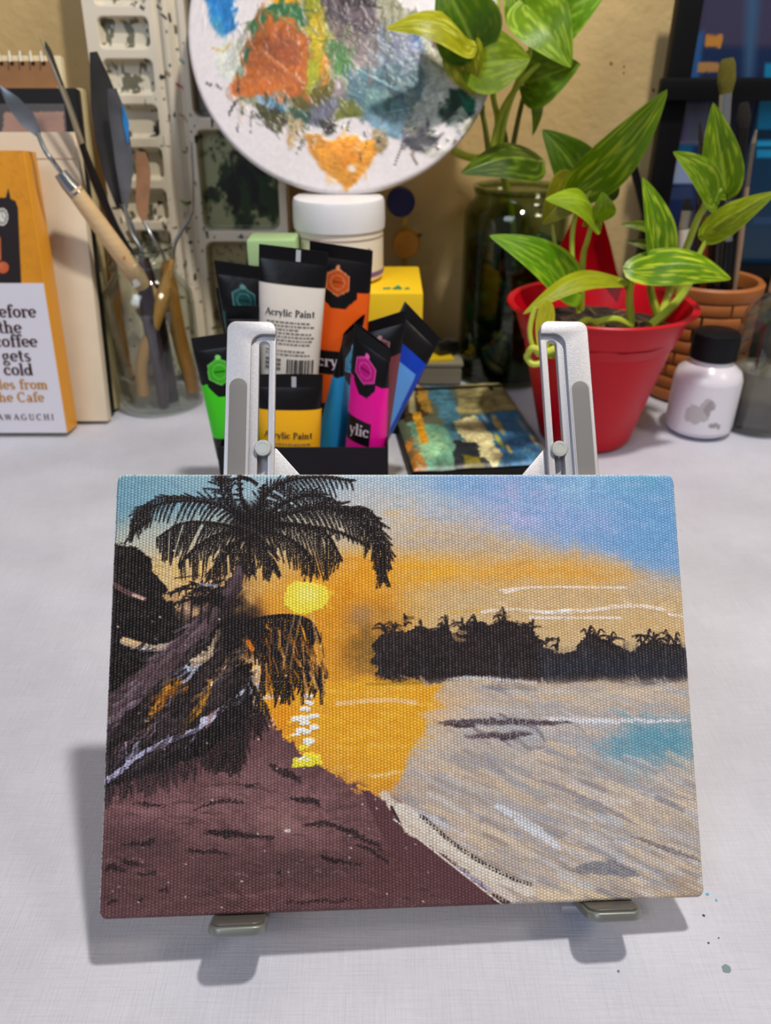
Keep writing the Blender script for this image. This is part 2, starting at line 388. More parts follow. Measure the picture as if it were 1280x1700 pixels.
#@@SETTING
# ================================================================== the setting
WALL_Y = 0.785
b = MB().box((0, WALL_Y + .05, .5), (3.2, .1, 2.6)).build('wall_back', None, smooth=False)
b['kind'] = 'structure'
m = mat('wall_plaster', (208, 178, 122), rough=.85, bump=.0011, bscale=95, vary=.06, vscale=14)
nt = m.node_tree; N = nt.nodes; Lk = nt.links   # flecks of old paint and grime on the plaster
tc = [n for n in N if n.type == 'TEX_COORD'][0]
v = N.new('ShaderNodeTexNoise'); v.inputs['Scale'].default_value = 70; v.inputs['Detail'].default_value = 2
Lk.new(tc.outputs['Object'], v.inputs['Vector'])
v2 = N.new('ShaderNodeTexNoise'); v2.inputs['Scale'].default_value = 9; Lk.new(tc.outputs['Object'], v2.inputs['Vector'])
f = mathn(N, Lk, 'MULTIPLY', mathn(N, Lk, 'GREATER_THAN', v.outputs['Fac'], .70), mathn(N, Lk, 'GREATER_THAN', v2.outputs['Fac'], .5))
mx = N.new('ShaderNodeMix'); mx.data_type = 'RGBA'; Lk.new(f, mx.inputs[0])
bs = N['Principled BSDF']; Lk.new(bs.inputs['Base Color'].links[0].from_socket, mx.inputs[6]); mx.inputs[7].default_value = L4((120, 84, 45))
Lk.new(mx.outputs[2], bs.inputs['Base Color'])
b.data.materials.append(m)
fl = MB().box((0, .2, -.774), (3.2, 2.4, .04)).build('floor', mat('floor_tile', (120, 105, 90), rough=.5, vary=.1), smooth=False)
fl['kind'] = 'structure'
# table under the cloth
tb = thing('table', 'wooden table hidden under the white cloth', 'table', T(0, .33, -.754))
wood = mat('table_wood', (130, 90, 55), rough=.5, vary=.2, vscale=8, stretch=(1, 12, 12))
MB().box((0, 0, .735), (1.6, .86, .026), bev=.003).build('tabletop', wood, tb)
for sx in (-1, 1):
    for sy in (-1, 1): MB().box((sx * .74, sy * .37, .361), (.05, .05, .722), bev=.003).build('leg', wood, tb)
# tablecloth: a fine grid with soft creases
nx, ny = 300, 220
X, Y = np.meshgrid(np.linspace(-.8, .8, nx), np.linspace(-.10, .762, ny))
Z = -.0004 * np.ones_like(X)
n1 = vnoise(ny, nx, 22) - .5; n2 = vnoise(ny, nx, 9) - .5
free = np.clip((.47 - Y) / .1, 0.0, 1)
Z += free * (n1 * .0016 + n2 * .0005)
for (ax, ay, bx, by, h, s) in ((-.30, .245, -.10, .25, .0008, .003), (-.3, .40, -.12, .36, .0012, .012), (.10, .30, .42, .27, .0012, .012),
                               (.12, .40, .40, .30, .0018, .02), (-.02, .0, .0, .16, .001, .008), (.18, .45, .5, .43, .0016, .02)):
    t = np.clip(((X - ax) * (bx - ax) + (Y - ay) * (by - ay)) / ((bx - ax) ** 2 + (by - ay) ** 2), 0, 1)
    d = np.hypot(X - ax - t * (bx - ax), Y - ay - t * (by - ay)); Z += h * np.exp(-(d / s) ** 2) * np.sin(np.pi * t) * (free * .9 + .1)
Z -= .0008
cc = np.ones((ny, nx, 3)) * np.array((224, 221, 231))
cl = gridobj('tablecloth', X, Y, Z, cc, None)
tag(cl, 'white cotton cloth spread over the whole table', 'tablecloth')
m = bpy.data.materials.new('cotton'); m.use_nodes = True; nt = m.node_tree; N = nt.nodes; Lk = nt.links; bs = N['Principled BSDF']
tc = N.new('ShaderNodeTexCoord'); sx = N.new('ShaderNodeSeparateXYZ'); Lk.new(tc.outputs['Object'], sx.inputs[0])
hh = None
for k, (ax, f1) in enumerate(((0, 2600), (1, 2300))):
    mp = N.new('ShaderNodeMapping'); mp.inputs['Scale'].default_value = (1400, 60, 1) if ax == 0 else (60, 1400, 1)
    Lk.new(tc.outputs['Object'], mp.inputs[0]); n = N.new('ShaderNodeTexNoise'); n.inputs['Scale'].default_value = 1.0; n.inputs['Detail'].default_value = 3
    Lk.new(mp.outputs[0], n.inputs['Vector']); hh = n.outputs['Fac'] if hh is None else mathn(N, Lk, 'ADD', hh, n.outputs['Fac'])
bp = N.new('ShaderNodeBump'); bp.inputs['Distance'].default_value = .00035; Lk.new(hh, bp.inputs['Height']); Lk.new(bp.outputs[0], bs.inputs['Normal'])
n = N.new('ShaderNodeTexNoise'); n.inputs['Scale'].default_value = 14; n.inputs['Detail'].default_value = 8; Lk.new(tc.outputs['Object'], n.inputs['Vector'])
cr = N.new('ShaderNodeValToRGB'); cr.color_ramp.elements[0].position = .3; cr.color_ramp.elements[0].color = L4((190, 190, 202)); cr.color_ramp.elements[1].position = .7; cr.color_ramp.elements[1].color = L4((207, 208, 220))
Lk.new(n.outputs['Fac'], cr.inputs[0])
mr = N.new('ShaderNodeMapRange'); mr.inputs[1].default_value = .7; mr.inputs[2].default_value = 1.3; mr.inputs[3].default_value = .93; mr.inputs[4].default_value = 1.04; Lk.new(hh, mr.inputs[0])
mx = N.new('ShaderNodeMix'); mx.data_type = 'RGBA'; mx.blend_type = 'MULTIPLY'; mx.inputs[0].default_value = 1; Lk.new(cr.outputs[0], mx.inputs[6]); Lk.new(mr.outputs[0], mx.inputs[7])
Lk.new(mx.outputs[2], bs.inputs['Base Color']); bs.inputs['Roughness'].default_value = .9; bs.inputs['Sheen Weight'].default_value = .15
cl.data.materials.clear(); cl.data.materials.append(m)
# little paint stains dried on the cloth, as flat flecks belonging to it
for (px, py, r, c) in ((1208, 1603, .0017, (120, 140, 140)), (1176, 1480, .0006, (60, 170, 205)), (1191, 1490, .0005, (70, 175, 205)),
                       (1170, 1515, .0005, (60, 55, 60)), (1028, 1607, .0005, (120, 118, 125)), (1178, 1560, .0004, (70, 60, 60)), (1195, 1552, .0003, (80, 70, 70)),
                       (478, 1330, .0004, (90, 80, 80)), (1130, 878, .0008, (190, 185, 190))):
    q = G(px, py); mb = MB(); k = 14; pts = [(q.x + r * math.cos(2 * math.pi * i / k) * R.uniform(.75, 1.15), q.y + r * math.sin(2 * math.pi * i / k) * R.uniform(.75, 1.15), 0) for i in range(k)]
    mb.add(pts, [tuple(range(k))]); o = mb.build('paint_fleck', mat('fleck_%d_%d_%d' % c, c, rough=.8), cl, smooth=False)
    # sit each fleck on the cloth surface
    i = int((q.x + .8) / 1.6 * (nx - 1)); j = int((q.y + .10) / .862 * (ny - 1)); zz = Z[max(j - 1, 0):j + 2, max(i - 1, 0):i + 2].max()
    o.location.z = float(zz) + .00015

#@@PAINTING
# ================================================================== the canvas panel on its stand
def cam2w(x, y, z): return Vector((x, z * CP + y * SP, -z * SP + y * CP))
PF = Fr(CAM + cam2w(.00821, -.13418, .2649), cam2w(1.013, .003, .069), cam2w(-.019, .972, .156))
PW, PH = .2062, .1500
def weave(X, Y):
    p, qn = .00118, .00098
    cxi = np.floor(X / p); return np.abs(np.sin(np.pi * X / p)) * .6 + .4 * np.abs(np.sin(np.pi * (Y / qn + .5 * cxi)))
A = Art(-PW / 2, 0, PW / 2, PH, 780, 564, PF.px, weave)
wv = A.wv
# --- sky
A.fill((190, 166, 132))
A.blob(250, 790, 260, 100, (98, 142, 162)); A.blob(200, 830, 130, 70, (96, 138, 158)); A.blob(420, 790, 200, 60, (128, 160, 175), .8)
A.blob(640, 800, 230, 70, (160, 180, 196), .9); A.blob(850, 790, 220, 60, (130, 168, 208), .9)
A.poly([(700, 770), (1130, 770), (1150, 985), (1075, 962), (1000, 928), (930, 915), (860, 880), (800, 850), (740, 815)], (116, 152, 200), soft=.006, rag=.0016)
A.blob(1080, 860, 110, 80, (98, 146, 196), .75); A.blob(880, 865, 130, 35, (152, 160, 212), .7, nz=.6); A.blob(960, 800, 60, 35, (140, 185, 222), .5, nz=.8)
A.blob(1060, 800, 50, 25, (96, 156, 186), .5, nz=.8); A.blob(860, 815, 70, 22, (165, 160, 205), .4, nz=1)
A.blob(700, 880, 110, 38, (190, 172, 158), .9, nz=.4); A.blob(660, 850, 60, 40, (186, 178, 172), .8)
A.poly([(640, 920), (660, 890), (720, 870), (790, 878), (850, 890), (905, 905), (960, 915), (1020, 930), (1060, 945), (1140, 965), (1145, 990), (640, 990)], (178, 160, 142), soft=.004, rag=.0012)
A.poly([(560, 925), (640, 920), (740, 925), (840, 930), (900, 925), (980, 935), (1050, 958), (1000, 975), (880, 975), (700, 985), (560, 985)], (222, 152, 66), .9, soft=.005, rag=.0012)
A.blob(690, 945, 70, 20, (240, 158, 40), .8, nz=.6); A.blob(900, 950, 110, 16, (225, 150, 62), .6)
A.poly([(640, 985), (900, 975), (1145, 985), (1150, 1080), (640, 1080)], (198, 160, 112), .8, soft=.006, rag=.001)
A.blob(300, 940, 90, 45, (214, 172, 108), .9, nz=.4); A.blob(230, 890, 60, 30, (170, 172, 160), .7); A.blob(330, 900, 90, 30, (180, 176, 160), .7)
A.blob(360, 985, 70, 40, (222, 162, 80), .8, nz=.5); A.blob(420, 930, 60, 40, (205, 160, 105), .7)
# sun glow
A.blob(545, 1000, 130, 72, (226, 140, 36), .98, p=3, nz=.15); A.blob(560, 1080, 110, 110, (216, 134, 32), .96, p=3, nz=.2); A.blob(470, 1080, 90, 80, (214, 136, 42), .9, p=3)
A.blob(600, 960, 40, 60, (230, 140, 30), .7, nz=.5); A.blob(560, 880, 90, 40, (188, 168, 140), .7, nz=.3); A.blob(600, 840, 50, 40, (172, 172, 174), .7)
for _ in range(260):
    x, y = R.uniform(440, 700), R.uniform(925, 1140); l = R.uniform(10, 34)
    A.stroke([(x, y), (x + l, y + R.uniform(-6, 6))], R.uniform(3, 8), R.choice([(240, 156, 40), (222, 130, 26), (205, 122, 40), (236, 170, 80), (222, 150, 90)]), .35 * max(0, 1 - abs(x - 560) / 170), dry=.25, soft=3)
# brushed sky texture
for _ in range(520):
    x, y = R.uniform(640, 1140), R.uniform(790, 1050); blue = y < 860 + (x - 700) * .24; l = R.uniform(8, 36)
    if blue: c = R.choice([(116, 158, 212), (96, 140, 192), (146, 160, 215), (106, 160, 202), (165, 180, 218)])
    else: c = R.choice([(212, 170, 116), (186, 148, 100), (222, 160, 84), (200, 170, 140), (178, 158, 138)])
    A.stroke([(x, y), (x + l, y + R.uniform(-5, 7))], R.uniform(3, 9), c, R.uniform(.1, .35), dry=.3, soft=4)
for pts, w in (([(830, 980), (900, 975), (1040, 976)], 4), ([(838, 984), (860, 978)], 6), ([(800, 1016), (850, 1012), (930, 1018), (1010, 1010)], 6), ([(900, 1018), (960, 1014)], 6), ([(1012, 1008), (1060, 1006), (1100, 1012)], 7), ([(1110, 1020), (1135, 1024)], 5), ([(880, 1026), (1030, 1026)], 5)):
    A.stroke(pts, w, (242, 214, 196), .9, dry=.22, hg=.00022)
A.stroke([(900, 1017), (950, 1013)], 5, (250, 246, 244), .9, dry=.12, hg=.0003)
A.stroke([(740, 1017), (800, 1013)], 3, (215, 150, 60), .8, dry=.2)
# --- sun
A.poly([(508 + 37 * math.cos(t / 16 * 2 * math.pi), 991 + 28 * math.sin(t / 16 * 2 * math.pi)) for t in range(16)], (252, 212, 62), rag=.0006, hg=.0005)
A.blob(512, 985, 24, 16, (255, 226, 110), .7, nz=.5)
# --- far shore and treeline
A.blob(620, 1060, 50, 50, (110, 84, 46), .6, nz=.6); A.blob(600, 1020, 26, 20, (150, 120, 100), .6); A.blob(600, 1095, 30, 30, (96, 78, 40), .8, nz=.5)
top = [(618, 1075), (632, 1056), (650, 1044), (672, 1044), (700, 1040), (724, 1046), (740, 1036), (752, 1052), (770, 1034), (790, 1030), (812, 1036), (828, 1026), (848, 1030), (868, 1034), (886, 1048), (900, 1066), (918, 1078), (938, 1082), (955, 1078), (966, 1064), (980, 1054), (1000, 1058), (1016, 1062), (1030, 1080), (1050, 1082), (1064, 1070), (1084, 1062), (1100, 1066), (1124, 1068), (1145, 1080)]
A.poly(top + [(1150, 1128), (1080, 1134), (980, 1130), (900, 1134), (800, 1128), (700, 1134), (640, 1138), (622, 1130), (628, 1112), (612, 1100), (626, 1090)], (40, 32, 33), rag=.0007, hg=.00025, vary=.15)
A.poly([(900, 1085), (1040, 1084), (1140, 1082), (1148, 1128), (1080, 1132), (900, 1128)], (42, 46, 58), .75, rag=.0008, soft=.004, dry=.2)
for (x, y) in [(640, 1040), (655, 1036), (672, 1030), (700, 1042), (742, 1030), (735, 1040), (768, 1040), (774, 1034), (790, 1030), (838, 1020), (832, 1030), (862, 1036), (884, 1034), (905, 1060), (925, 1070), (975, 1050), (990, 1052), (1012, 1058), (1075, 1054), (1085, 1052), (1066, 1062), (1110, 1058), (1120, 1062)]:
    for k in range(4):
        a = R.uniform(-2.9, -.2); l = R.uniform(8, 22)
        A.stroke([(x, y + 8), (x + l * .6 * math.cos(a), y + 8 + l * math.sin(a)), (x + l * 1.3 * math.cos(a), y + 8 + l * .7 * math.sin(a))], (5, 2.5), (36, 30, 32), .95, hg=.0003, dry=.12)
for _ in range(60):
    x = R.uniform(620, 1140); A.stroke([(x, R.uniform(1060, 1120)), (x + R.uniform(-4, 4), R.uniform(1120, 1142))], 4, R.choice([(30, 26, 30), (62, 62, 72), (44, 50, 60)]), .5, dry=.4)
for x in (915, 1005, 1060, 1040, 925): A.stroke([(x, 1125), (x - R.uniform(-6, 12), 1148)], 7, (58, 58, 66), .7, dry=.3)
# --- water
A.poly([(700, 1134), (1150, 1130), (1190, 1520), (820, 1520), (660, 1340), (640, 1290)], (178, 160, 144), soft=.002, rag=.0006)
A.blob(780, 1180, 120, 18, (205, 168, 130), .8, nz=.4); A.blob(980, 1155, 160, 16, (196, 168, 140), .8)
A.poly([(700, 1190), (800, 1180), (960, 1180), (1150, 1190), (1150, 1280), (980, 1300), (800, 1240), (700, 1220)], (156, 154, 160), .8, soft=.006, rag=.0012)
def band(n, x0, x1, y0, y1, cs, al, sl=(.35, .6)):
    for _ in range(n):
        x, y = R.uniform(x0, x1), R.uniform(y0, y1); l = R.uniform(24, 90); s = R.uniform(*sl)
        if y > 1330 + (x - 650) * 1.0: continue
        A.stroke([(x, y), (x + l * .5, y + l * .5 * s - 1), (x + l, y + l * s)], R.uniform(4, 13), R.choice(cs), al * R.uniform(.4, 1), dry=.22, soft=5)
band(420, 660, 1165, 1230, 1500, [(150, 152, 162), (206, 176, 146), (182, 166, 152), (140, 142, 150), (198, 178, 160), (166, 160, 160)], .55)
band(90, 720, 1150, 1140, 1225, [(150, 150, 158), (205, 180, 155), (176, 160, 148), (170, 176, 186)], .5, (-.05, .1))
A.poly([(1010, 1230), (1060, 1205), (1150, 1198), (1158, 1268), (1100, 1262), (1050, 1282), (1000, 1266)], (104, 146, 164), .88, rag=.0018, soft=.005, dry=.1)
A.blob(1100, 1228, 60, 22, (86, 138, 158), .6, nz=.6)
for pts, w, c, al in (([(728, 1202), (800, 1198), (870, 1200), (960, 1198)], 11, (70, 60, 70), .75), ([(728, 1202), (790, 1203)], 8, (48, 36, 44), .7), ([(770, 1222), (830, 1220), (880, 1216)], 10, (74, 58, 66), .8), ([(830, 1226), (850, 1222)], 8, (50, 38, 46), .8),
                      ([(900, 1190), (1000, 1196), (1140, 1196)], 8, (214, 212, 220), .8), ([(690, 1190), (780, 1180), (900, 1182)], 10, (190, 176, 168), .6), ([(810, 1150), (900, 1148), (960, 1150)], 5, (176, 190, 206), .8),
                      ([(740, 1128), (800, 1126), (900, 1134)], 7, (225, 220, 220), .8), ([(1040, 1138), (1080, 1134), (1110, 1136)], 7, (90, 92, 104), .7), ([(800, 1142), (860, 1140), (880, 1144)], 12, (92, 88, 96), .55),
                      ([(1020, 1150), (1120, 1142)], 6, (208, 182, 156), .8), ([(820, 1335), (880, 1370), (930, 1410)], 20, (196, 200, 212), .75), ([(1050, 1390), (1110, 1410), (1165, 1428)], 9, (112, 106, 112), .8), ([(760, 1310), (880, 1350), (1000, 1395), (1060, 1412)], 16, (150, 148, 160), .5),
                      ([(950, 1445), (1010, 1440), (1060, 1452)], 26, (116, 118, 128), .75), ([(1060, 1470), (1150, 1470)], 16, (134, 128, 128), .5), ([(930, 1395), (980, 1410)], 4, (120, 96, 84), .7), ([(960, 1330), (1100, 1330), (1160, 1345)], 10, (204, 200, 200), .5),
                      ([(700, 1270), (820, 1300), (900, 1340)], 12, (214, 180, 148), .6), ([(900, 1230), (960, 1250), (1000, 1270)], 16, (206, 176, 140), .7), ([(720, 1290), (770, 1330), (830, 1390)], 20, (152, 152, 162), .5)):
    A.stroke(pts, w, c, al, dry=.28, rag=.0004, soft=4, taper=True)
A.blob(690, 1170, 60, 24, (236, 160, 90), .7, nz=.4); A.blob(720, 1210, 40, 40, (214, 178, 140), .6, nz=.5)
A.poly([(850, 1500), (900, 1478), (980, 1476), (1040, 1490), (1080, 1500), (1100, 1520), (850, 1520)], (226, 194, 156), .85, rag=.001, soft=.004); A.blob(1140, 1480, 40, 20, (196, 160, 120), .8, nz=.5)
A.blob(760, 1440, 40, 50, (214, 196, 170), .5, nz=.4)
A.smear(900, (660, 1140, 1165, 1500), .42, .25, (14, 60), (3, 9), .6, test=lambda x, y: y < 1320 + (x - 650) * .95, hg=.0001)
band(170, 660, 1165, 1240, 1495, [(132, 134, 146), (214, 184, 150), (120, 120, 130), (202, 196, 196), (216, 190, 160), (140, 128, 124), (176, 184, 198)], .75)
for pts, w, c in (([(728, 1200), (800, 1197), (880, 1200), (960, 1196)], 9, (66, 54, 64)), ([(735, 1204), (790, 1205)], 6, (44, 34, 42)), ([(770, 1224), (830, 1222), (884, 1218)], 9, (70, 54, 64)), ([(830, 1228), (860, 1224)], 6, (46, 34, 42)), ([(905, 1192), (1000, 1197), (1142, 1196)], 7, (222, 220, 226)), ([(820, 1335), (880, 1372), (935, 1412)], 16, (204, 208, 218)), ([(1045, 1388), (1110, 1410), (1166, 1430)], 8, (104, 98, 106)), ([(955, 1445), (1010, 1440), (1062, 1454)], 22, (104, 106, 118)), ([(690, 1330), (760, 1370), (840, 1430)], 8, (206, 178, 150)), ([(1000, 1290), (1080, 1310), (1160, 1330)], 10, (150, 146, 152)), ([(880, 1290), (960, 1320), (1060, 1370)], 8, (128, 122, 130))):
    A.stroke(pts, w, c, .8, dry=.3, rag=.0004, taper=True)
A.smear(500, (640, 795, 1140, 1050), .1, .5, (8, 30), (3, 8), .6)
A.smear(300, (190, 795, 640, 1000), .1, .6, (8, 26), (3, 8), .6)
# --- orange reflection
A.poly([(430, 1128), (612, 1128), (740, 1136), (722, 1160), (735, 1172), (700, 1185), (706, 1215), (680, 1240), (676, 1262), (668, 1290), (646, 1326), (600, 1322), (560, 1300), (520, 1280), (470, 1250), (430, 1210)], (232, 152, 40), rag=.0011, soft=.001)
for _ in range(200):
    x, y = R.uniform(450, 700), R.uniform(1135, 1310); l = R.uniform(10, 40)
    if x > 735 - (y - 1130) * .42: continue
    A.stroke([(x, y), (x + l, y + R.uniform(-3, 4))], R.uniform(3, 8), R.choice([(244, 166, 40), (224, 136, 24), (250, 180, 90), (236, 150, 60)]), .4, dry=.3, soft=3)
A.stroke([(560, 1168), (640, 1162), (690, 1166)], 8, (246, 184, 136), .8, dry=.25); A.stroke([(620, 1290), (660, 1282)], 6, (235, 205, 150), .7, dry=.45); A.blob(470, 1190, 24, 36, (232, 130, 24), .8)
A.stroke([(610, 1136), (700, 1134)], 5, (140, 118, 40), .7, dry=.3); A.stroke([(425, 1158), (475, 1156)], 8, (240, 190, 170), .8, dry=.2); A.stroke([(425, 1168), (450, 1200)], 14, (228, 176, 150), .7, dry=.2)
# --- beach
A.poly([(150, 1290), (250, 1270), (380, 1220), (430, 1175), (470, 1220), (520, 1268), (560, 1288), (600, 1312), (640, 1328), (656, 1356), (672, 1380), (716, 1402), (760, 1440), (800, 1468), (838, 1503), (820, 1530), (150, 1545)], (92, 64, 66), rag=.0007, vary=.1)
A.blob(470, 1350, 150, 55, (128, 92, 92), .8, nz=.6); A.blob(260, 1350, 110, 30, (124, 88, 92), .6, nz=.7); A.blob(430, 1290, 70, 40, (118, 86, 88), .7); A.blob(520, 1400, 80, 30, (116, 84, 84), .6, nz=.6)
A.blob(640, 1450, 120, 50, (84, 52, 54), .7, nz=.3); A.blob(300, 1470, 140, 40, (84, 58, 58), .6); A.blob(230, 1400, 60, 30, (66, 46, 48), .6, nz=.5); A.blob(500, 1440, 110, 22, (64, 46, 48), .6, nz=.6)
for _ in range(330):
    x, y = R.uniform(165, 800), R.uniform(1300, 1515); l = R.uniform(10, 42)
    if y < 1330 + (x - 640) * .95 + 8 and x > 640: continue
    A.stroke([(x, y), (x + l * .5, y - R.uniform(0, 4)), (x + l, y + R.uniform(-2, 5))], R.uniform(2, 6), R.choice([(58, 40, 44), (112, 80, 82), (76, 52, 54), (98, 70, 70), (132, 98, 98)]), R.uniform(.2, .6), dry=.3, taper=True)
A.smear(500, (165, 1290, 820, 1515), .08, .4, (10, 40), (3, 8), .6, test=lambda x, y: y > 1330 + (x - 640) * .95 or (x < 640 and y > 1300), hg=.00015)
for pts, w in (([(340, 1380), (380, 1388), (400, 1386), (460, 1390)], (9, 3)), ([(345, 1379), (385, 1384)], 7), ([(170, 1450), (185, 1440), (210, 1446)], 8), ([(225, 1452), (245, 1450), (260, 1450)], 5), ([(530, 1420), (545, 1425), (600, 1440)], 6), ([(530, 1424), (560, 1430)], 9), ([(455, 1450), (468, 1446)], 5),
               ([(175, 1505), (195, 1494)], 5), ([(225, 1496), (240, 1494)], 4), ([(445, 1270), (470, 1280), (500, 1300)], 11), ([(480, 1325), (520, 1328), (530, 1340)], 9), ([(500, 1370), (560, 1372), (640, 1410)], 8), ([(590, 1400), (650, 1430)], 6), ([(320, 1345), (370, 1330), (410, 1330)], 5), ([(200, 1400), (240, 1398), (260, 1390)], 6), ([(260, 1478), (285, 1476)], 4), ([(310, 1410), (380, 1418)], 6), ([(220, 1334), (280, 1336)], 5), ([(390, 1300), (440, 1305)], 4), ([(470, 1500), (540, 1496), (600, 1494)], 4), ([(200, 1428), (230, 1434)], 9)):
    A.stroke(pts, (w[0] if isinstance(w, tuple) else w) * 1.15, (32, 23, 26), .85, dry=.2, hg=.0002, taper=True, rag=.0007)
A.blob(478, 1370, 18, 14, (134, 100, 98), .9); A.stroke([(474, 1379), (480, 1379)], 5, (205, 190, 190), .9)
# --- foam edge
A.stroke([(640, 1322), (664, 1350), (690, 1384), (740, 1412), (800, 1454), (850, 1496)], 16, (206, 188, 172), .9, dry=.1, rag=.0005)
A.stroke([(664, 1340), (700, 1368), (752, 1408), (820, 1452), (880, 1480)], 18, (216, 202, 186), .85, dry=.1, rag=.0004)
A.poly([(600, 1312), (640, 1330), (656, 1356), (672, 1382), (716, 1404), (760, 1442), (800, 1470), (845, 1505), (760, 1505), (640, 1400)], (86, 56, 60), rag=.0004)
A.stroke([(700, 1355), (720, 1372), (750, 1398), (800, 1432), (850, 1458), (880, 1468)], 7, (44, 36, 40), .95, dry=.5)
A.stroke([(760, 1440), (800, 1468), (815, 1478)], 5, (150, 146, 170), .9, dry=.2); A.stroke([(650, 1340), (664, 1368)], 5, (40, 28, 30), .9); A.stroke([(820, 1490), (842, 1502)], 14, (60, 36, 36), .9, dry=.4)
for _ in range(120):
    t = R.random(); x = 650 + 190 * t; y = 1345 + 150 * t + 12; A.stroke([(x, y), (x + 3, y + 2)], 2.6, (216, 200, 190), .9)
# --- sun sparkles on the water
for (x, y, l, w, c) in ((512, 1156, 6, 8, 0), (514, 1166, 8, 8, 0), (508, 1178, 8, 7, 0), (500, 1192, 22, 9, 0), (522, 1190, 10, 7, 0), (506, 1200, 10, 8, 0), (498, 1212, 12, 8, 0), (522, 1209, 8, 9, 0), (508, 1216, 10, 8, 0), (490, 1220, 8, 6, 0), (512, 1230, 10, 9, 0), (506, 1240, 8, 8, 1), (514, 1252, 10, 10, 1), (498, 1262, 18, 10, 1), (520, 1258, 16, 10, 1), (492, 1270, 12, 7, 1), (508, 1268, 18, 10, 1), (530, 1266, 8, 7, 1), (480, 1200, 10, 5, 2), (482, 1225, 8, 5, 2)):
    A.stroke([(x - l / 2, y), (x + l / 2, y + R.uniform(-2, 1))], w, ((252, 250, 244), (248, 222, 60), (240, 160, 50))[c], .95, rag=.0004, hg=.0006)
for (x, y) in ((502, 1258), (508, 1262), (512, 1236), (496, 1262)): A.stroke([(x, y), (x + 4, y - 2)], 4, (255, 255, 240), .9, hg=.0007)
# --- left hill, tree trunk and roots
A.poly([(170, 904), (205, 902), (228, 910), (245, 925), (262, 952), (276, 980), (300, 992), (330, 1000), (360, 1010), (395, 1060), (420, 1100), (420, 1180), (380, 1225), (300, 1270), (240, 1290), (160, 1310)], (26, 21, 22), rag=.0006, hg=.0002, vary=.25)
for _ in range(130):
    x, y = R.uniform(175, 330), R.uniform(910, 1170); A.stroke([(x, y), (x + R.uniform(8, 24), y + R.uniform(-3, 8))], 3, (58, 50, 50), .35, dry=.5)
A.poly([(270, 985), (330, 955), (400, 945), (385, 1010), (330, 1030), (290, 1010)], (206, 160, 108), .8, rag=.001); A.blob(310, 1012, 16, 16, (214, 170, 146), .9, nz=.4)
A.stroke([(188, 970), (215, 985), (240, 994)], 9, (96, 72, 72), .9, dry=.15, hg=.0003); A.stroke([(222, 988), (238, 994)], 5, (206, 168, 152), .9, dry=.1)
A.stroke([(205, 1064), (240, 1074), (270, 1075), (298, 1068)], 12, (168, 148, 132), .95, hg=.0006, rag=.0004); A.stroke([(206, 1062), (232, 1070)], 8, (214, 170, 120), .8, dry=.2); A.stroke([(225, 1076), (250, 1078)], 3, (170, 190, 220), .9)
A.stroke([(400, 940), (392, 965), (370, 1000), (335, 1045), (300, 1085), (262, 1120), (215, 1158), (172, 1192)], (20, 58), (74, 58, 62), hg=.0004, rag=.0005, vary=.25)
A.stroke([(398, 940), (384, 975), (350, 1025), (300, 1080)], (8, 12), (98, 80, 88), .7, dry=.2, hg=.0005)
for _ in range(46):
    t = R.random(); x, y = 390 - 215 * t + R.uniform(-14, 14) * t, 965 + 222 * t + R.uniform(-12, 14) * t
    A.stroke([(x, y), (x - R.uniform(10, 26), y + R.uniform(10, 20))], R.uniform(3, 7), R.choice([(104, 86, 96), (52, 40, 44), (122, 106, 118), (86, 68, 74)]), .6, dry=.15, hg=.0005)
A.poly([(330, 1060), (360, 1060), (400, 1110), (420, 1145), (370, 1190), (300, 1240), (220, 1290), (160, 1310), (160, 1210), (220, 1170), (290, 1110)], (40, 32, 34), .95, rag=.0007, vary=.3, hg=.0003)
for pts, w, c in (([(365, 1052), (350, 1075), (325, 1100)], (16, 20), (206, 178, 146)), ([(330, 1102), (318, 1112)], 14, (170, 180, 206)), ([(300, 1140), (280, 1150), (262, 1168), (246, 1192)], (26, 10), (190, 122, 34)), ([(290, 1146), (272, 1160)], 12, (150, 90, 30)), ([(245, 1192), (258, 1186)], 8, (200, 130, 30)),
                  ([(375, 1096), (360, 1120), (345, 1150), (322, 1180)], (14, 12), (150, 104, 50)), ([(395, 1085), (430, 1100), (425, 1130)], 18, (196, 160, 124)), ([(372, 1105), (352, 1140)], 9, (214, 184, 150)), ([(340, 1165), (322, 1188)], 12, (176, 120, 30)), ([(310, 1130), (285, 1170)], 6, (120, 104, 120)), ([(180, 1198), (215, 1170), (240, 1150)], 14, (112, 94, 106)),
                  ([(200, 1250), (250, 1205), (280, 1190)], 9, (96, 76, 84)), ([(206, 1262), (214, 1240)], 6, (130, 120, 144)), ([(330, 1210), (352, 1205)], 6, (150, 110, 108)), ([(245, 1225), (262, 1200)], 6, (128, 110, 118))):
    w = (w[0] * .72, w[1] * .72) if isinstance(w, tuple) else w * .72
    A.stroke(pts, w, c, .88, dry=.22, rag=.0010, hg=.0004, vary=.25)
A.stroke([(170, 1302), (200, 1280), (225, 1258), (270, 1234), (320, 1214), (350, 1196)], (9, 7), (160, 156, 190), .97, hg=.0009, rag=.0003)
A.stroke([(345, 1198), (362, 1182), (378, 1168), (400, 1152), (430, 1136)], (10, 5), (176, 176, 200), .95, hg=.0009, rag=.0003); A.stroke([(338, 1196), (350, 1194)], 12, (190, 188, 214), .95, hg=.001); A.stroke([(212, 1262), (216, 1254)], 7, (170, 170, 205), .95, hg=.001)
for _ in range(150):
    x = R.uniform(165, 400); y0 = 1308 - (x - 165) * .30 + R.uniform(-22, 10); A.stroke([(x, y0), (x + R.uniform(-3, 3), y0 + R.uniform(10, 34))], R.uniform(3, 7), (34, 26, 30), .8, dry=.4)
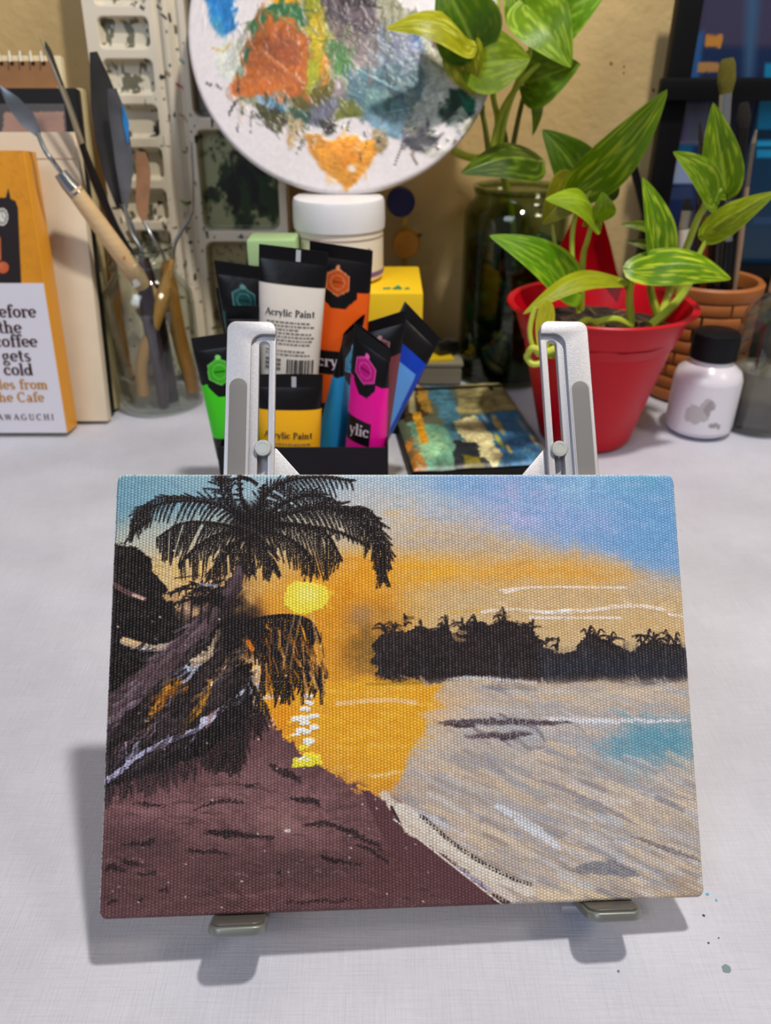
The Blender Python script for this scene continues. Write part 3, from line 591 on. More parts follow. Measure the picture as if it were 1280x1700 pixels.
A.smear(420, (170, 1060, 430, 1290), 2.35, .3, (12, 40), (3, 8), .8, dry=.15, hg=.0005, jit=22, test=lambda x, y: y < 1290 - (x - 170) * .28)
# --- palms: arched ribs with many leaflets
BK = (30, 24, 26)
def frond(pts, ll=34, n=34, side=(1, 1), dirv=(0, 1), w=4.5, rib=6, col=BK, dry=.16, spread=.75, al=.96):
    n = int(n * .74); w = w * 1.4; ll = ll * 1.14
    c = bez([Vector((p[0], p[1], 0)) for p in pts], n)
    A.stroke([(p.x, p.y) for p in c[::2]], (rib, rib * .5), col, al, hg=.0004)
    for i in range(1, len(c)):
        t = i / len(c); tg = (c[i] - c[i - 1]).normalized(); nr = Vector((-tg.y, tg.x, 0)); L = ll * (.45 + math.sin(math.pi * min(1, t * .9 + .12)) * .75) * R.uniform(.6, 1.3)
        for s, k in ((1, side[0]), (-1, side[1])):
            if not k: continue
            if R.random() < .08: continue
            d = (nr * s * k + tg * spread + Vector((dirv[0], dirv[1], 0)) * .55).normalized()
            e = c[i] + d * L * k + Vector((dirv[0], dirv[1], 0)) * L * .18
            A.stroke([(c[i].x, c[i].y), ((c[i].x + e.x) / 2 + d.x * 2, (c[i].y + e.y) / 2 - 1), (e.x, e.y)], (w, w * .45), col, al, dry=dry, hg=.0003)
A.blob(420, 870, 40, 34, BK, .95, p=4)
frond([(410, 868), (360, 838), (300, 832), (245, 846), (220, 890)], 30, 40, (.9, .8)); frond([(240, 848), (222, 862), (218, 892)], 10, 10, (.6, .6)); frond([(250, 862), (225, 880), (218, 896)], 8, 8, (.5, .5), rib=7)
frond([(410, 880), (350, 868), (300, 870), (262, 894)], 42, 40, (0, .95), w=5); frond([(412, 885), (370, 885), (330, 905), (300, 935)], 34, 26, (.2, .9)); frond([(415, 890), (390, 905), (370, 930), (352, 958)], 30, 22, (.8, .8))
frond([(412, 862), (380, 840), (368, 815), (366, 788)], 26, 26, (.9, .8), dirv=(0, .5)); frond([(420, 858), (402, 830), (396, 788)], 12, 16, (.7, .7), dirv=(0, .6), rib=10); frond([(400, 792), (415, 796), (424, 802)], 6, 6, (.5, .5), rib=9)
frond([(425, 862), (440, 825), (470, 802), (520, 792), (580, 798)], 30, 40, (1, .7), dirv=(.1, .8)); frond([(430, 860), (435, 835), (438, 806)], 12, 14, (.7, .7)); frond([(430, 865), (480, 832), (520, 822), (550, 830)], 26, 28, (.9, .8))
frond([(430, 868), (500, 848), (560, 845), (605, 862), (625, 905), (636, 962)], 36, 54, (.85, .85), w=6); frond([(560, 850), (598, 845), (632, 870)], 18, 16, (.7, .7), w=6); frond([(600, 870), (630, 900), (640, 940)], 22, 16, (.8, .8), w=6)
frond([(430, 875), (490, 872), (540, 885), (565, 925)], 44, 34, (1, .3), w=4.5, dry=.2); frond([(428, 880), (470, 890), (505, 915), (520, 948)], 36, 28, (.8, .6), dry=.2); frond([(425, 885), (440, 910), (452, 945)], 28, 20, (.8, .8)); frond([(420, 885), (412, 915), (418, 950)], 28, 20, (.8, .8))
frond([(420, 870), (470, 868), (550, 880), (600, 900)], 10, 26, (.7, .7))
# lower palm
A.blob(400, 1045, 42, 46, BK, .95, p=4, nz=.4); A.blob(395, 1010, 26, 40, BK, .8, nz=.8); A.blob(330, 1000, 22, 12, BK, .8, nz=.8)
frond([(400, 1035), (440, 1025), (480, 1022), (515, 1032), (530, 1060)], 46, 40, (1, .1), w=5); frond([(405, 1045), (450, 1050), (490, 1080), (505, 1120)], 50, 36, (.9, .5), w=5); frond([(410, 1050), (440, 1080), (450, 1130)], 44, 26, (.7, .7), w=5)
frond([(480, 1040), (510, 1080), (528, 1140)], 34, 26, (.9, .7), w=5); frond([(440, 1060), (470, 1100), (480, 1150)], 40, 24, (.8, .6), w=5)
for _ in range(70):
    x, y = R.uniform(440, 535), R.uniform(1045, 1120); A.stroke([(x, y), (x + R.uniform(0, 14), y + R.uniform(18, 50))], R.uniform(2.5, 5), R.choice([(200, 122, 26), (170, 104, 40), (222, 160, 90), BK, BK]), .6, dry=.25)
for x0, x1 in ((500, 482), (515, 540), (490, 470), (520, 528)): A.stroke([(x0, 1020), ((x0 + x1) / 2, 1060), (x1, 1110)], 4, (232, 190, 130), .35, dry=.3)
for (x, y) in ((285, 985), (300, 1000), (320, 985), (345, 990), (352, 975), (300, 978)): frond([(370, 1010), ((370 + x) / 2, y - 8), (x, y)], 12, 10, (.9, .7), w=4)
for x in (305, 320, 336, 350): A.stroke([(x, 990), (x - 4, 1034)], 5, BK, .9, dry=.2)
A.stroke([(330, 970), (360, 972)], 5, (150, 160, 190), .6, dry=.2); A.stroke([(290, 960), (330, 955)], 3, BK, .7)
frond([(400, 1130), (380, 1180), (378, 1230), (372, 1272)], 30, 30, (.9, .9), dirv=(-.1, 1), w=5, dry=.3); frond([(410, 1140), (408, 1190), (398, 1240), (392, 1275)], 24, 26, (.8, .8), w=5, dry=.3); frond([(415, 1130), (430, 1170), (428, 1215)], 22, 20, (.8, .8), w=5, dry=.3); frond([(370, 1190), (350, 1230), (350, 1270)], 22, 20, (.8, .8), w=5, dry=.4)
for x in (478, 500, 532, 455): A.stroke([(x, 1110), (x + 2, 1168)], 6, BK, .85, dry=.25)
for (x, y) in ((415, 1072), (412, 1066)): A.stroke([(x, y), (x + 4, y + 6)], 8, (206, 110, 36), .9)
# glints of bare thread where the brush skipped
for _ in range(120):
    x, y = R.uniform(170, 860), R.uniform(905, 1515)
    if A.c[min(A.ny - 1, max(0, int((A.conv(x, y)[1] - A.y[0]) / A.d))), min(A.nx - 1, max(0, int((A.conv(x, y)[0] - A.x[0]) / A.d)))].sum() < 260: A.stroke([(x, y), (x + 1.5, y + 1)], R.uniform(1.4, 2.8), R.choice([(190, 170, 165), (150, 128, 122), (220, 205, 195)]), .8)
lum = A.c.sum(-1); dk_ = (lum < 200) & (A.wv > .86) & (A.n2 > .05); A.c[dk_] = A.c[dk_] * .6 + np.array((104, 92, 90)) * .4
# --- everywhere: thin thread-to-thread unevenness
A.c *= (1 + (A.n4 * .10 + A.n2 * .05)[..., None])
edge = np.minimum.reduce([A.X + PW / 2, PW / 2 - A.X, PH - A.Y]); w_ = np.clip(1 - edge / .0007, 0, 1)[..., None] * .75 * (A.n4[..., None] > -.15)
A.c = A.c * (1 - w_) + np.array((226, 222, 216)) * w_
xx_ = A.c / 255.0; A.c = np.clip(A.c + 170 * xx_ ** 2 * np.clip(1 - xx_, 0, 1), 6, 255)
X, Y = A.X.copy(), A.Y.copy(); r = .0028                       # round the corners
for sx in (-1, 1):
    for cy, sy in ((0, -1), (PH, 1)):
        dx = sx * (X - sx * (PW / 2 - r)); dy = sy * (Y - (cy - sy * r)); k = (dx > 0) & (dy > 0)
        f = np.where(k, np.maximum(dx, dy) / np.maximum(np.hypot(dx, dy), 1e-9), 1); X = np.where(k, sx * (PW / 2 - r) + sx * dx * f, X); Y = np.where(k, (cy - sy * r) + sy * dy * f, Y)
ed = np.minimum.reduce([A.X + PW / 2, PW / 2 - A.X, PH - A.Y, A.Y]); rnd = -.0009 * np.clip(1 - ed / .0012, 0, 1) ** 2
pt = thing('canvas_painting', 'small canvas painting of a palm beach at sunset propped on the silver stand', 'painting', PF.m)
m = mat('painted_canvas', attr=True, rough=.46, spec=.28); nt = m.node_tree; N = nt.nodes; Lk = nt.links
tc = [n for n in N if n.type == 'TEX_COORD'][0]; sx = N.new('ShaderNodeSeparateXYZ'); Lk.new(tc.outputs['Object'], sx.inputs[0])
nz = N.new('ShaderNodeTexNoise'); nz.inputs['Scale'].default_value = 260; Lk.new(tc.outputs['Object'], nz.inputs['Vector'])
wob = mathn(N, Lk, 'MULTIPLY', mathn(N, Lk, 'SUBTRACT', nz.outputs['Fac'], .5), .5)
u = mathn(N, Lk, 'ADD', mathn(N, Lk, 'MULTIPLY', sx.outputs[0], 1 / .00118), wob)
wx = mathn(N, Lk, 'ABSOLUTE', mathn(N, Lk, 'SINE', mathn(N, Lk, 'MULTIPLY', u, math.pi)))
vv = mathn(N, Lk, 'ADD', mathn(N, Lk, 'ADD', mathn(N, Lk, 'MULTIPLY', sx.outputs[1], 1 / .00098), mathn(N, Lk, 'MULTIPLY', mathn(N, Lk, 'FLOOR', u), .5)), wob)
wy = mathn(N, Lk, 'ABSOLUTE', mathn(N, Lk, 'SINE', mathn(N, Lk, 'MULTIPLY', vv, math.pi)))
hh = mathn(N, Lk, 'ADD', mathn(N, Lk, 'MULTIPLY', wx, .6), mathn(N, Lk, 'MULTIPLY', mathn(N, Lk, 'MULTIPLY', wy, wx), .5))
nf = N.new('ShaderNodeTexNoise'); nf.inputs['Scale'].default_value = 1500; Lk.new(tc.outputs['Object'], nf.inputs['Vector'])
hh = mathn(N, Lk, 'ADD', hh, mathn(N, Lk, 'MULTIPLY', nf.outputs['Fac'], .5))
bp = N.new('ShaderNodeBump'); bp.inputs['Distance'].default_value = .00046; bp.inputs['Strength'].default_value = .9; Lk.new(hh, bp.inputs['Height']); Lk.new(bp.outputs[0], N['Principled BSDF'].inputs['Normal'])
gridobj('painted_surface', X, Y, A.h * .45 + rnd, A.c, m, pt)
link('canvas_edge', plate([rrect(-PW / 2 + .0001, .0001, PW / 2 - .0001, PH - .0001, .0028)], .0032, .0002, -.0040), mat('canvas_primer', (218, 212, 204), rough=.8, bump=.0002, bscale=900), pt)

# ---- the folding stand, in the same leaning plane
EF = Fr(PF.w(0, 0, -.0042), PF.ex, PF.ey)
alu = mat('anodised_aluminium', (186, 185, 190), rough=.42, metal=.55, bump=.00006, bscale=2600, vary=.05, vscale=900)
alu2 = mat('aluminium_edge', (206, 205, 206), rough=.34, metal=.6)
rub = mat('grey_rubber', (116, 113, 112), rough=.6); rubd = mat('dark_rubber', (84, 82, 78), rough=.28)
st = thing('folding_stand', 'silver folding metal stand with two slotted arms holding the canvas', 'stand', EF.m)
def arm(side, x0t, x1t, xc_bot):
    """side -1: solid part left; +1: solid part right"""
    a0, bt = EF.px(x0t, 532); a1, _ = EF.px(x1t, 532); w = a1 - a0; ac = (a0 + a1) / 2
    ab, _ = EF.px(xc_bot, 1530); tilt = (ab - ac) / (bt - 0.0)
    sh = lambda pts: [(p[0] + (bt - p[1]) * tilt, p[1]) for p in pts]
    b0 = -.004
    X = lambda f: ac + side * w * f       # f from -.5 (slot side) to +.5 (solid side)
    def rr(f0, f1, y0, y1, r): x0, x1 = sorted((X(f0), X(f1))); return sh(rrect(x0, y0, x1, y1, r))
    slot = rr(-.36, -.16, .012, bt - .0075, .0016)
    o = link('arm', plate([rr(-.5, .5, b0, bt, .0035), slot], .0030, .0004, -.0052), alu, st)
    # raised half: solid side and the top band
    x_in = X(0.0); x_s = X(.5); x_o = X(-.5); tb = bt - .0052; rr_ = .0045
    pts = []
    if side < 0: # solid side is at left (x_s < x_in < x_o)
        pts = [(x_s, b0), (x_in, b0), (x_in, tb - rr_)] + [(x_in + rr_ - rr_ * math.cos(t), tb - rr_ + rr_ * math.sin(t)) for t in [i * math.pi / 16 for i in range(1, 9)]] + [(x_o, tb)] + [(x_o - .0035 + .0035 * math.cos(t), bt - .0035 + .0035 * math.sin(t)) for t in [i * math.pi / 16 for i in range(9)]] + [(x_s + .0035 - .0035 * math.sin(t), bt - .0035 + .0035 * math.cos(t)) for t in [i * math.pi / 16 for i in range(9)]]
    else:
        pts = [(x_s, b0), (x_in, b0), (x_in, tb - rr_)] + [(x_in - rr_ + rr_ * math.cos(t), tb - rr_ + rr_ * math.sin(t)) for t in [i * math.pi / 16 for i in range(1, 9)]] + [(x_o, tb)] + [(x_o + .0035 - .0035 * math.cos(t), bt - .0035 + .0035 * math.sin(t)) for t in [i * math.pi / 16 for i in range(9)]] + [(x_s - .0035 + .0035 * math.sin(t), bt - .0035 + .0035 * math.cos(t)) for t in [i * math.pi / 16 for i in range(9)]]
    link('raised_rail', plate([sh(pts)], .0019, .00035, -.0022), alu, o)
    # rubber strip
    yp = EF.px(640, 630)[1]; x0, x1 = sorted((X(.06), X(.42)))
    link('rubber_strip', plate([sh(rrect(x0, .01, x1, yp, (x1 - x0) / 2 - 1e-5))], .0004, .0001, -.0003), rub, o)
    link('strip_rim', plate([sh(rrect(x0 - .0004, .0096, x1 + .0004, yp + .0004, (x1 - x0) / 2)), sh(rrect(x0, .01, x1, yp, (x1 - x0) / 2 - 1e-5))], .0003, 0, -.0003), alu2, o)
    # rivet on the strut that slides in the slot
    yr = EF.px(640, 743)[1]; xr = X(-.27) + (bt - yr) * tilt
    mb = MB().lathe([(0, 0), (.0028, 0), (.0031, -.0003), (.0031, -.0012), (.0012, -.0012), (.0012, -.0075)][::-1], 32, (xr, yr, -.0006)); mb.lathe([(.0019, .00012), (.0022, .00012), (.0022, 0), (.0019, 0), (.0019, .00012)], 24, (xr, yr, -.0006))
    mb.build('rivet', mat('rivet_steel', (196, 198, 194), rough=.35, metal=.5), st)
    # support strut behind: from the rivet down and inward to the base
    xb = xr + (-side) * .030; yb = yr - .040
    xr2 = xr
    w2 = .0075
    ol = [(xr2 - w2, yr + .004), (xr2 - side * -w2 if False else xr2 + w2, yr + .004), (xb + w2 * 1.6, yb), (xb - w2 * .6 if side < 0 else xb - w2 * 1.6, yb - .004), (xr2 - w2, yr - .03)]
    gus = [(xr2 - side * .0048, yr + .001), (xr2 + side * .006, yr + .001), (xr2 + side * .006, yr - .045), (xr2 - side * .045, yr - .045)]
    link('gusset', plate([gus], .0026, .0003, -.0085), alu, st)
    return X, tilt, bt, ac, w
armL = arm(-1, 377, 458, 397); armR = arm(1, 897, 975, 1010)
# feet hooks under the canvas, base bars on the table
for (x0, x1, yb, yt) in ((347, 447, 1558, 1527), (960, 1062, 1535, 1500)):
    a0, b0 = PF.px(x0, yt); a1, _ = PF.px(x1, yt); ac = (a0 + a1) / 2; w = .0190
    hk = rrect(ac - w / 2, -.0105, ac + w / 2, .0118, (.0, .0, .0045, .0045))   # local (x, -c): drawn then turned
    me = plate([[(p[0], p[1]) for p in rrect(ac - w / 2, -.0120, ac + w / 2, .0100, (0, 0, .0045, .0045))]], .0030, .0006, 0)
    # turn: plate y -> -z (towards viewer), plate z -> y
    me.transform(Matrix(((1, 0, 0, 0), (0, 0, 1, -.0042), (0, -1, 0, .0), (0, 0, 0, 1))))
    h = link('hook', me, mat('shaded_hook_metal', (138, 140, 134), rough=.38, metal=.6), st)  # greyer than the arms: the shade on the hooks is put into this colour
    me = plate([rrect(ac - w / 2 + .0009, -.0110, ac + w / 2 - .0009, .004, (0, 0, .0038, .0038))], .0011, .0004, 0)
    me.transform(Matrix(((1, 0, 0, 0), (0, 0, 1, -.0014), (0, -1, 0, .0), (0, 0, 0, 1))))
    link('hook_pad', me, rubd, h)
# base: two bars lying on the cloth running back, joined by a crossbar, with struts rising to the arms
inv = EF.m.inverted()
def loc(v): return inv @ Vector(v)
Rm = inv.to_3x3()
for xs, px in ((-.049, 0), (.072, 1)):
    y0, y1 = .172, .345
    mb = MB(); mb.box(loc((xs, (y0 + y1) / 2, .0032)), (.018, y1 - y0, .0050), Rm, bev=.0012); mb.build('base_bar', alu, st)
    bt = Vector((xs, .30, .005)); q = EF.w(xs * 1.0 - .008, .115, -.0085)
    d = (q - bt); L = d.length; fr = Fr(bt, (1, 0, 0), d); mm = (inv @ fr.m)
    mb = MB(); mb.box(mm @ Vector((0, L / 2, 0)), (.012, L, .0028), mm.to_3x3(), bev=.0006); mb.build('strut', alu, st)
    q0 = EF.w(xs - .006, -.002, -.0065); g0 = Vector((xs, .178, .0045))
    mb = MB(); d = q0 - g0; L = max(d.length, .004); fr = Fr(g0, (1, 0, 0), d); mm = inv @ fr.m; mb.box(mm @ Vector((0, L / 2, 0)), (.016, L + .002, .003), mm.to_3x3(), bev=.0006); mb.build('hinge', alu, st)
MB().box(loc((.0115, .325, .0032)), (.103, .014, .0042), Rm, bev=.001).build('crossbar', alu, st)

#@@ROUNDPALETTE
# ================================================================== round paint palette behind, standing on the jar lid
zb = .1795; al_ = math.radians(26)
bot = P(590, 321, .648); zb = bot.z
RPF = Fr(bot + Vector((-.0085, math.sin(al_) * .1195, math.cos(al_) * .1195)), (1, 0, 0), (0, math.sin(al_), math.cos(al_)))
RR = .1195
B = Art(-RR, -RR, RR, RR, 560, 560, RPF.px)
B.fill((222, 214, 216))
def bp_(pts, c, **k): B.poly(pts, c, **{**dict(rag=.0010, hg=.0006, vary=.22, soft=.0012), **k})
B.poly([(410, 40), (500, -12), (640, -12), (720, 40), (745, 120), (735, 190), (690, 225), (640, 222), (600, 195), (520, 200), (450, 195), (395, 160), (400, 100)], (140, 138, 112), rag=.0016, vary=.2)
bp_([(330, -10), (392, -10), (388, 20), (392, 50), (372, 58), (350, 40), (345, 10)], (30, 120, 190)); bp_([(348, 28), (372, 30), (370, 62), (352, 46)], (52, 140, 180))
bp_([(370, 70), (405, 62), (410, 90), (398, 135), (365, 130), (358, 100)], (206, 214, 196), al=.7, dry=.15); B.stroke([(352, 80), (372, 84), (385, 68)], 8, (206, 160, 60), .8, dry=.3)
bp_([(415, 48), (430, 15), (470, 0), (500, -10), (505, 40), (470, 60), (440, 62), (425, 60)], (44, 102, 58))
bp_([(440, -10), (500, -12), (500, 5), (460, 8)], (222, 160, 30)); bp_([(405, 95), (420, 60), (450, 25), (490, 30), (510, 60), (515, 110), (512, 150), (480, 165), (430, 160), (385, 158), (382, 140), (402, 130)], (180, 96, 32))
bp_([(430, 70), (470, 50), (500, 80), (495, 110), (455, 100)], (150, 76, 40), al=.8); bp_([(500, -10), (540, -10), (545, 60), (535, 130), (510, 150), (515, 60)], (150, 150, 30)); bp_([(516, 20), (540, 40), (530, 110), (518, 90)], (206, 170, 30), al=.7)
bp_([(538, 60), (548, 120), (545, 140), (530, 150)], (214, 130, 30), al=.8); bp_([(545, 60), (575, 80), (585, 120), (560, 125), (548, 100)], (80, 124, 70))
bp_([(482, 165), (510, 150), (545, 140), (550, 170), (530, 180), (500, 182)], (96, 86, 20)); bp_([(528, -10), (625, -12), (628, 40), (605, 78), (590, 60), (560, 50), (540, 30)], (92, 78, 84)); bp_([(560, -12), (625, -12), (622, 12), (570, 10)], (44, 32, 36))
bp_([(545, 30), (600, 60), (612, 78), (600, 90), (575, 75), (550, 52)], (134, 118, 112)); bp_([(590, 70), (625, 45), (640, 60), (650, 120), (620, 140), (600, 130), (580, 100)], (146, 132, 134), al=.85)
bp_([(625, 40), (650, 50), (700, 60), (712, 90), (700, 130), (660, 130), (630, 110)], (120, 134, 150)); bp_([(640, 55), (690, 52), (705, 85), (660, 95)], (154, 154, 178), al=.8, dry=.1); bp_([(675, 55), (698, 60), (700, 85), (688, 78)], (40, 90, 150), al=.8)
bp_([(580, 110), (600, 118), (640, 110), (680, 100), (712, 120), (700, 160), (680, 190), (660, 232), (640, 225), (610, 200), (580, 175), (577, 140)], (92, 124, 134)); bp_([(600, 150), (650, 150), (670, 180), (640, 210), (610, 190)], (112, 154, 148), al=.8); bp_([(600, 188), (640, 195), (675, 200), (668, 232), (640, 226), (612, 205)], (130, 170, 194), al=.9)
bp_([(640, 145), (680, 140), (672, 165), (655, 165)], (60, 78, 84), al=.8); bp_([(700, 90), (740, 120), (748, 160), (738, 190), (720, 215), (690, 215), (672, 225), (690, 180), (705, 140)], (180, 188, 186), al=.85)
bp_([(745, 145), (770, 150), (788, 165), (785, 190), (765, 205), (745, 208), (722, 185), (730, 180), (742, 180)], (24, 52, 44)); bp_([(770, 160), (790, 165), (786, 188), (768, 185)], (20, 110, 80), al=.8); bp_([(785, -10), (815, -10), (818, 20), (808, 32), (795, 20)], (14, 110, 84))
bp_([(668, 235), (700, 212), (715, 225), (735, 220), (722, 240), (705, 256), (685, 248)], (62, 62, 70)); B.stroke([(700, 225), (712, 204)], 8, (70, 72, 80), .9, hg=.0006); B.stroke([(668, 240), (655, 275)], 5, (44, 38, 30), .9, dry=.1); B.stroke([(680, 245), (692, 272)], 9, (80, 66, 40), .85, dry=.15)
bp_([(548, 165), (580, 145), (580, 155), (560, 180), (530, 210), (508, 208), (520, 185)], (112, 112, 130)); bp_([(560, 130), (575, 130), (575, 155), (550, 165)], (150, 136, 140))
bp_([(510, 225), (525, 222), (548, 235), (570, 228), (590, 222), (605, 235), (620, 228), (630, 250), (612, 278), (590, 305), (575, 318), (562, 305), (545, 290), (525, 270), (512, 245)], (222, 146, 34)); bp_([(545, 245), (590, 240), (600, 265), (570, 280)], (214, 128, 24), al=.7)
B.blob(585, 280, 8, 7, (226, 218, 214), .95, p=6)
bp_([(475, 200), (500, 198), (505, 210), (490, 225), (482, 248), (476, 235)], (196, 170, 130)); B.stroke([(488, 200), (478, 240)], 8, (168, 128, 60), .8); bp_([(560, 190), (585, 165), (600, 190), (560, 200)], (104, 110, 30)); bp_([(618, 215), (640, 225), (645, 240), (632, 256), (620, 248)], (150, 124, 70), al=.8)
bp_([(425, 160), (475, 165), (478, 182), (450, 188), (430, 172)], (136, 164, 188)); bp_([(445, 165), (470, 182), (462, 188)], (40, 150, 210)); bp_([(432, 175), (470, 180), (480, 205), (462, 212), (440, 205), (425, 195), (418, 200)], (44, 44, 22), dry=.25); bp_([(452, 190), (470, 190), (468, 218), (445, 215), (440, 200)], (66, 62, 20), dry=.2)
bp_([(480, 178), (520, 186), (512, 205), (490, 202)], (36, 78, 66), al=.9); bp_([(530, 200), (560, 198), (556, 222), (540, 224)], (36, 34, 14), dry=.35); B.stroke([(405, 165), (392, 170), (380, 190)], (14, 8), (40, 34, 24), .95, hg=.0008); B.stroke([(395, 150), (398, 110)], 12, (34, 30, 20), .9, hg=.0006, rag=.001)
B.stroke([(344, 138), (352, 142)], 8, (30, 26, 22), .95, rag=.001); B.stroke([(358, 140), (370, 146)], 5, (30, 26, 22), .9, rag=.001); bp_([(408, 76), (416, 80), (406, 120), (396, 130)], (20, 90, 60), al=.8); bp_([(700, 60), (725, 60), (755, 100), (738, 96), (716, 84)], (206, 206, 204), al=.4)
bp_([(715, 62), (735, 68), (730, 80), (718, 78)], (84, 52, 36), al=.9); bp_([(775, 200), (792, 188), (798, 205), (780, 222), (768, 215)], (140, 140, 96), al=.6); bp_([(700, 240), (755, 250), (740, 260), (712, 262)], (186, 184, 164), al=.5)
bn_ = lambda x, y: B.c[min(B.ny - 1, max(0, int((B.conv(x, y)[1] + RR) / B.d))), min(B.nx - 1, max(0, int((B.conv(x, y)[0] + RR) / B.d)))].min() < 190
B.smear(330, (380, -10, 790, 235), 1.3, .9, (12, 38), (12, 30), .8, dry=.08, hg=.0009, jit=14, test=bn_)
B.smear(200, (380, -10, 790, 235), 1.3, 1.2, (10, 26), (4, 9), .7, dry=.12, hg=.0010, jit=26, test=bn_)
B.smear(60, (505, 225, 630, 310), 1.5, .9, (10, 30), (7, 16), .7, dry=.1, hg=.0008, jit=16, test=bn_); B.smear(60, (335, -10, 392, 60), 1.5, .5, (10, 26), (4, 9), .8, hg=.0008)
for _ in range(46):
    x, y = R.choice(((R.uniform(395, 490), R.uniform(155, 200)), (R.uniform(480, 640), R.uniform(185, 250)), (R.uniform(690, 780), R.uniform(180, 260))))
    B.stroke([(x, y), (x + R.uniform(-6, 6), y + R.uniform(8, 26))], R.uniform(4, 10), R.choice([(44, 42, 24), (60, 58, 30), (40, 44, 50), (90, 80, 50), (210, 204, 196)]), .85, dry=.25, rag=.001, hg=.0008, taper=True)
B.c *= (1 + (B.n2 * .06)[..., None])
for pts, c in (([(600, 120), (640, 140), (670, 150)], (150, 178, 190)), ([(590, 150), (620, 190)], (90, 130, 140)), ([(560, 20), (600, 50)], (120, 104, 110)), ([(420, 110), (480, 120)], (150, 74, 30)), ([(440, 90), (500, 140)], (196, 110, 50)), ([(430, 140), (470, 135)], (200, 120, 50)), ([(625, 60), (670, 110)], (160, 164, 180)), ([(520, 250), (600, 250)], (236, 166, 60)), ([(650, 200), (700, 190)], (190, 204, 206)), ([(450, 20), (480, 40)], (90, 140, 80))):
    for k in range(7):
        o = (k - 3) * 5 + R.uniform(-2, 2); B.stroke([(p[0] + o, p[1] + o * .6) for p in pts], 4, tuple(min(255, v + R.uniform(-20, 30)) for v in c), .5, dry=.3, hg=.0009)
nr, na = 150, 360
rr_ = np.concatenate([np.linspace(0, RR - .003, nr - 6), RR - .003 + .003 * np.sin(np.linspace(0, 1, 7)[1:] * np.pi / 2)])
aa = np.linspace(0, 2 * np.pi, na)
RRg, AAg = np.meshgrid(rr_, aa); X, Y = RRg * np.cos(AAg), RRg * np.sin(AAg)
cc, hh_ = B.sample(X.ravel(), Y.ravel()); Z = hh_.reshape(X.shape)
Z[:, -6:] -= (.003 * (1 - np.cos(np.linspace(0, 1, 7)[1:] * np.pi / 2)))[None]
cc = cc.reshape(na, nr, 3)
rp = thing('round_palette', 'large round white mixing palette smeared with dried paint standing on the jar', 'palette', RPF.m)
gridobj('painted_face', X, Y, Z, cc, mat('dried_paint', attr=True, rough=.38, spec=.4, bump=.00015, bscale=160), rp)
link('palette_back', plate([[(RR * math.cos(i / 90 * 2 * math.pi) * .9995, RR * math.sin(i / 90 * 2 * math.pi) * .9995) for i in range(90)]], .003, .0008, -.0058), mat('palette_white', (226, 220, 218), rough=.35), rp)

#@@TRAY
# ================================================================== white folding watercolour palette leaning on the wall
TF = Fr((P(240, 600, .70).x, .716, .006), (1, 0, 0), (0, .10, 1))
tx0 = TF.px(140, 40)[0]; tx1 = TF.px(474, 300)[0]; ty1 = .42
nx, ny = 260, 520
C = Art(tx0, 0, tx1, ty1, nx, ny, TF.px)
C.fill((226, 214, 192))
H = np.zeros((ny, nx))
def well(x0, y0, x1, y1, depth, r=.005):
    cx, cy, hw, hh2 = (x0 + x1) / 2, (y0 + y1) / 2, (x1 - x0) / 2, (y1 - y0) / 2
    qx = np.abs(C.X - cx) - hw + r; qy = np.abs(C.Y - cy) - hh2 + r
    d = np.hypot(np.maximum(qx, 0), np.maximum(qy, 0)) + np.minimum(np.maximum(qx, qy), 0) - r
    global H
    m = np.clip(-d / .0035, 0, 1); m = m * m * (3 - 2 * m); H = H - depth * m * (H > -depth * .5); return m
sm = []
xl0 = tx0 + .010; xl1 = tx0 + .052
ys = [TF.px(200, y)[1] for y in (18, 89, 165, 237, 306, 375, 440, 505, 570)]
ys = [ys[0] + (ys[1] - ys[2]) * k for k in (2, 1)] + ys
for i in range(len(ys) - 1):
    k = well(xl0, ys[i + 1] + .0035, xl1, ys[i] - .0035, .008); sm.append(k)
    v_ = np.clip(k * (C.n1 * 3 + C.n2 * 2 + .0 - .42) * 2.5, 0, 1)
    c = np.array(R.choice([(52, 50, 34), (70, 66, 44), (40, 44, 40), (80, 70, 50)])); C.c = C.c * (1 - v_[..., None]) + c * v_[..., None]
    k2 = (k * .30)[..., None]; C.c = C.c * (1 - k2) + np.array((200, 196, 170)) * k2
xr0 = TF.px(330, 300)[0]; xr1 = tx1 - .006
yb_ = [TF.px(400, y)[1] for y in (-220, 205, 392, 580)]
cs = [(40, 44, 36), (34, 52, 20), (64, 52, 16)]
for i in range(3):
    k = well(xr0, yb_[i + 1] + .004, xr1, yb_[i] - .004, .011, .008); cx = (xr0 + xr1) / 2 + .006; cy = (yb_[i] + yb_[i + 1]) / 2
    base = (k * .78)[..., None]; C.c = C.c * (1 - base) + np.array([(70, 66, 54), (134, 138, 92), (120, 106, 60)][i]) * base
    d = np.hypot((C.X - cx) / .036, (C.Y - cy) / .040); v_ = np.clip((1.0 - d + C.n1 * 1.3 + C.n2 * .5) * 2.2, 0, 1) * k
    C.c = C.c * (1 - v_[..., None]) + np.array(cs[i]) * v_[..., None]
    v_ = np.clip((.55 - d + C.n3 * 1.4 + C.n2 * .5) * 2, 0, 1) * k; C.c = C.c * (1 - v_[..., None]) + np.array((20, 16, 10)) * v_[..., None]
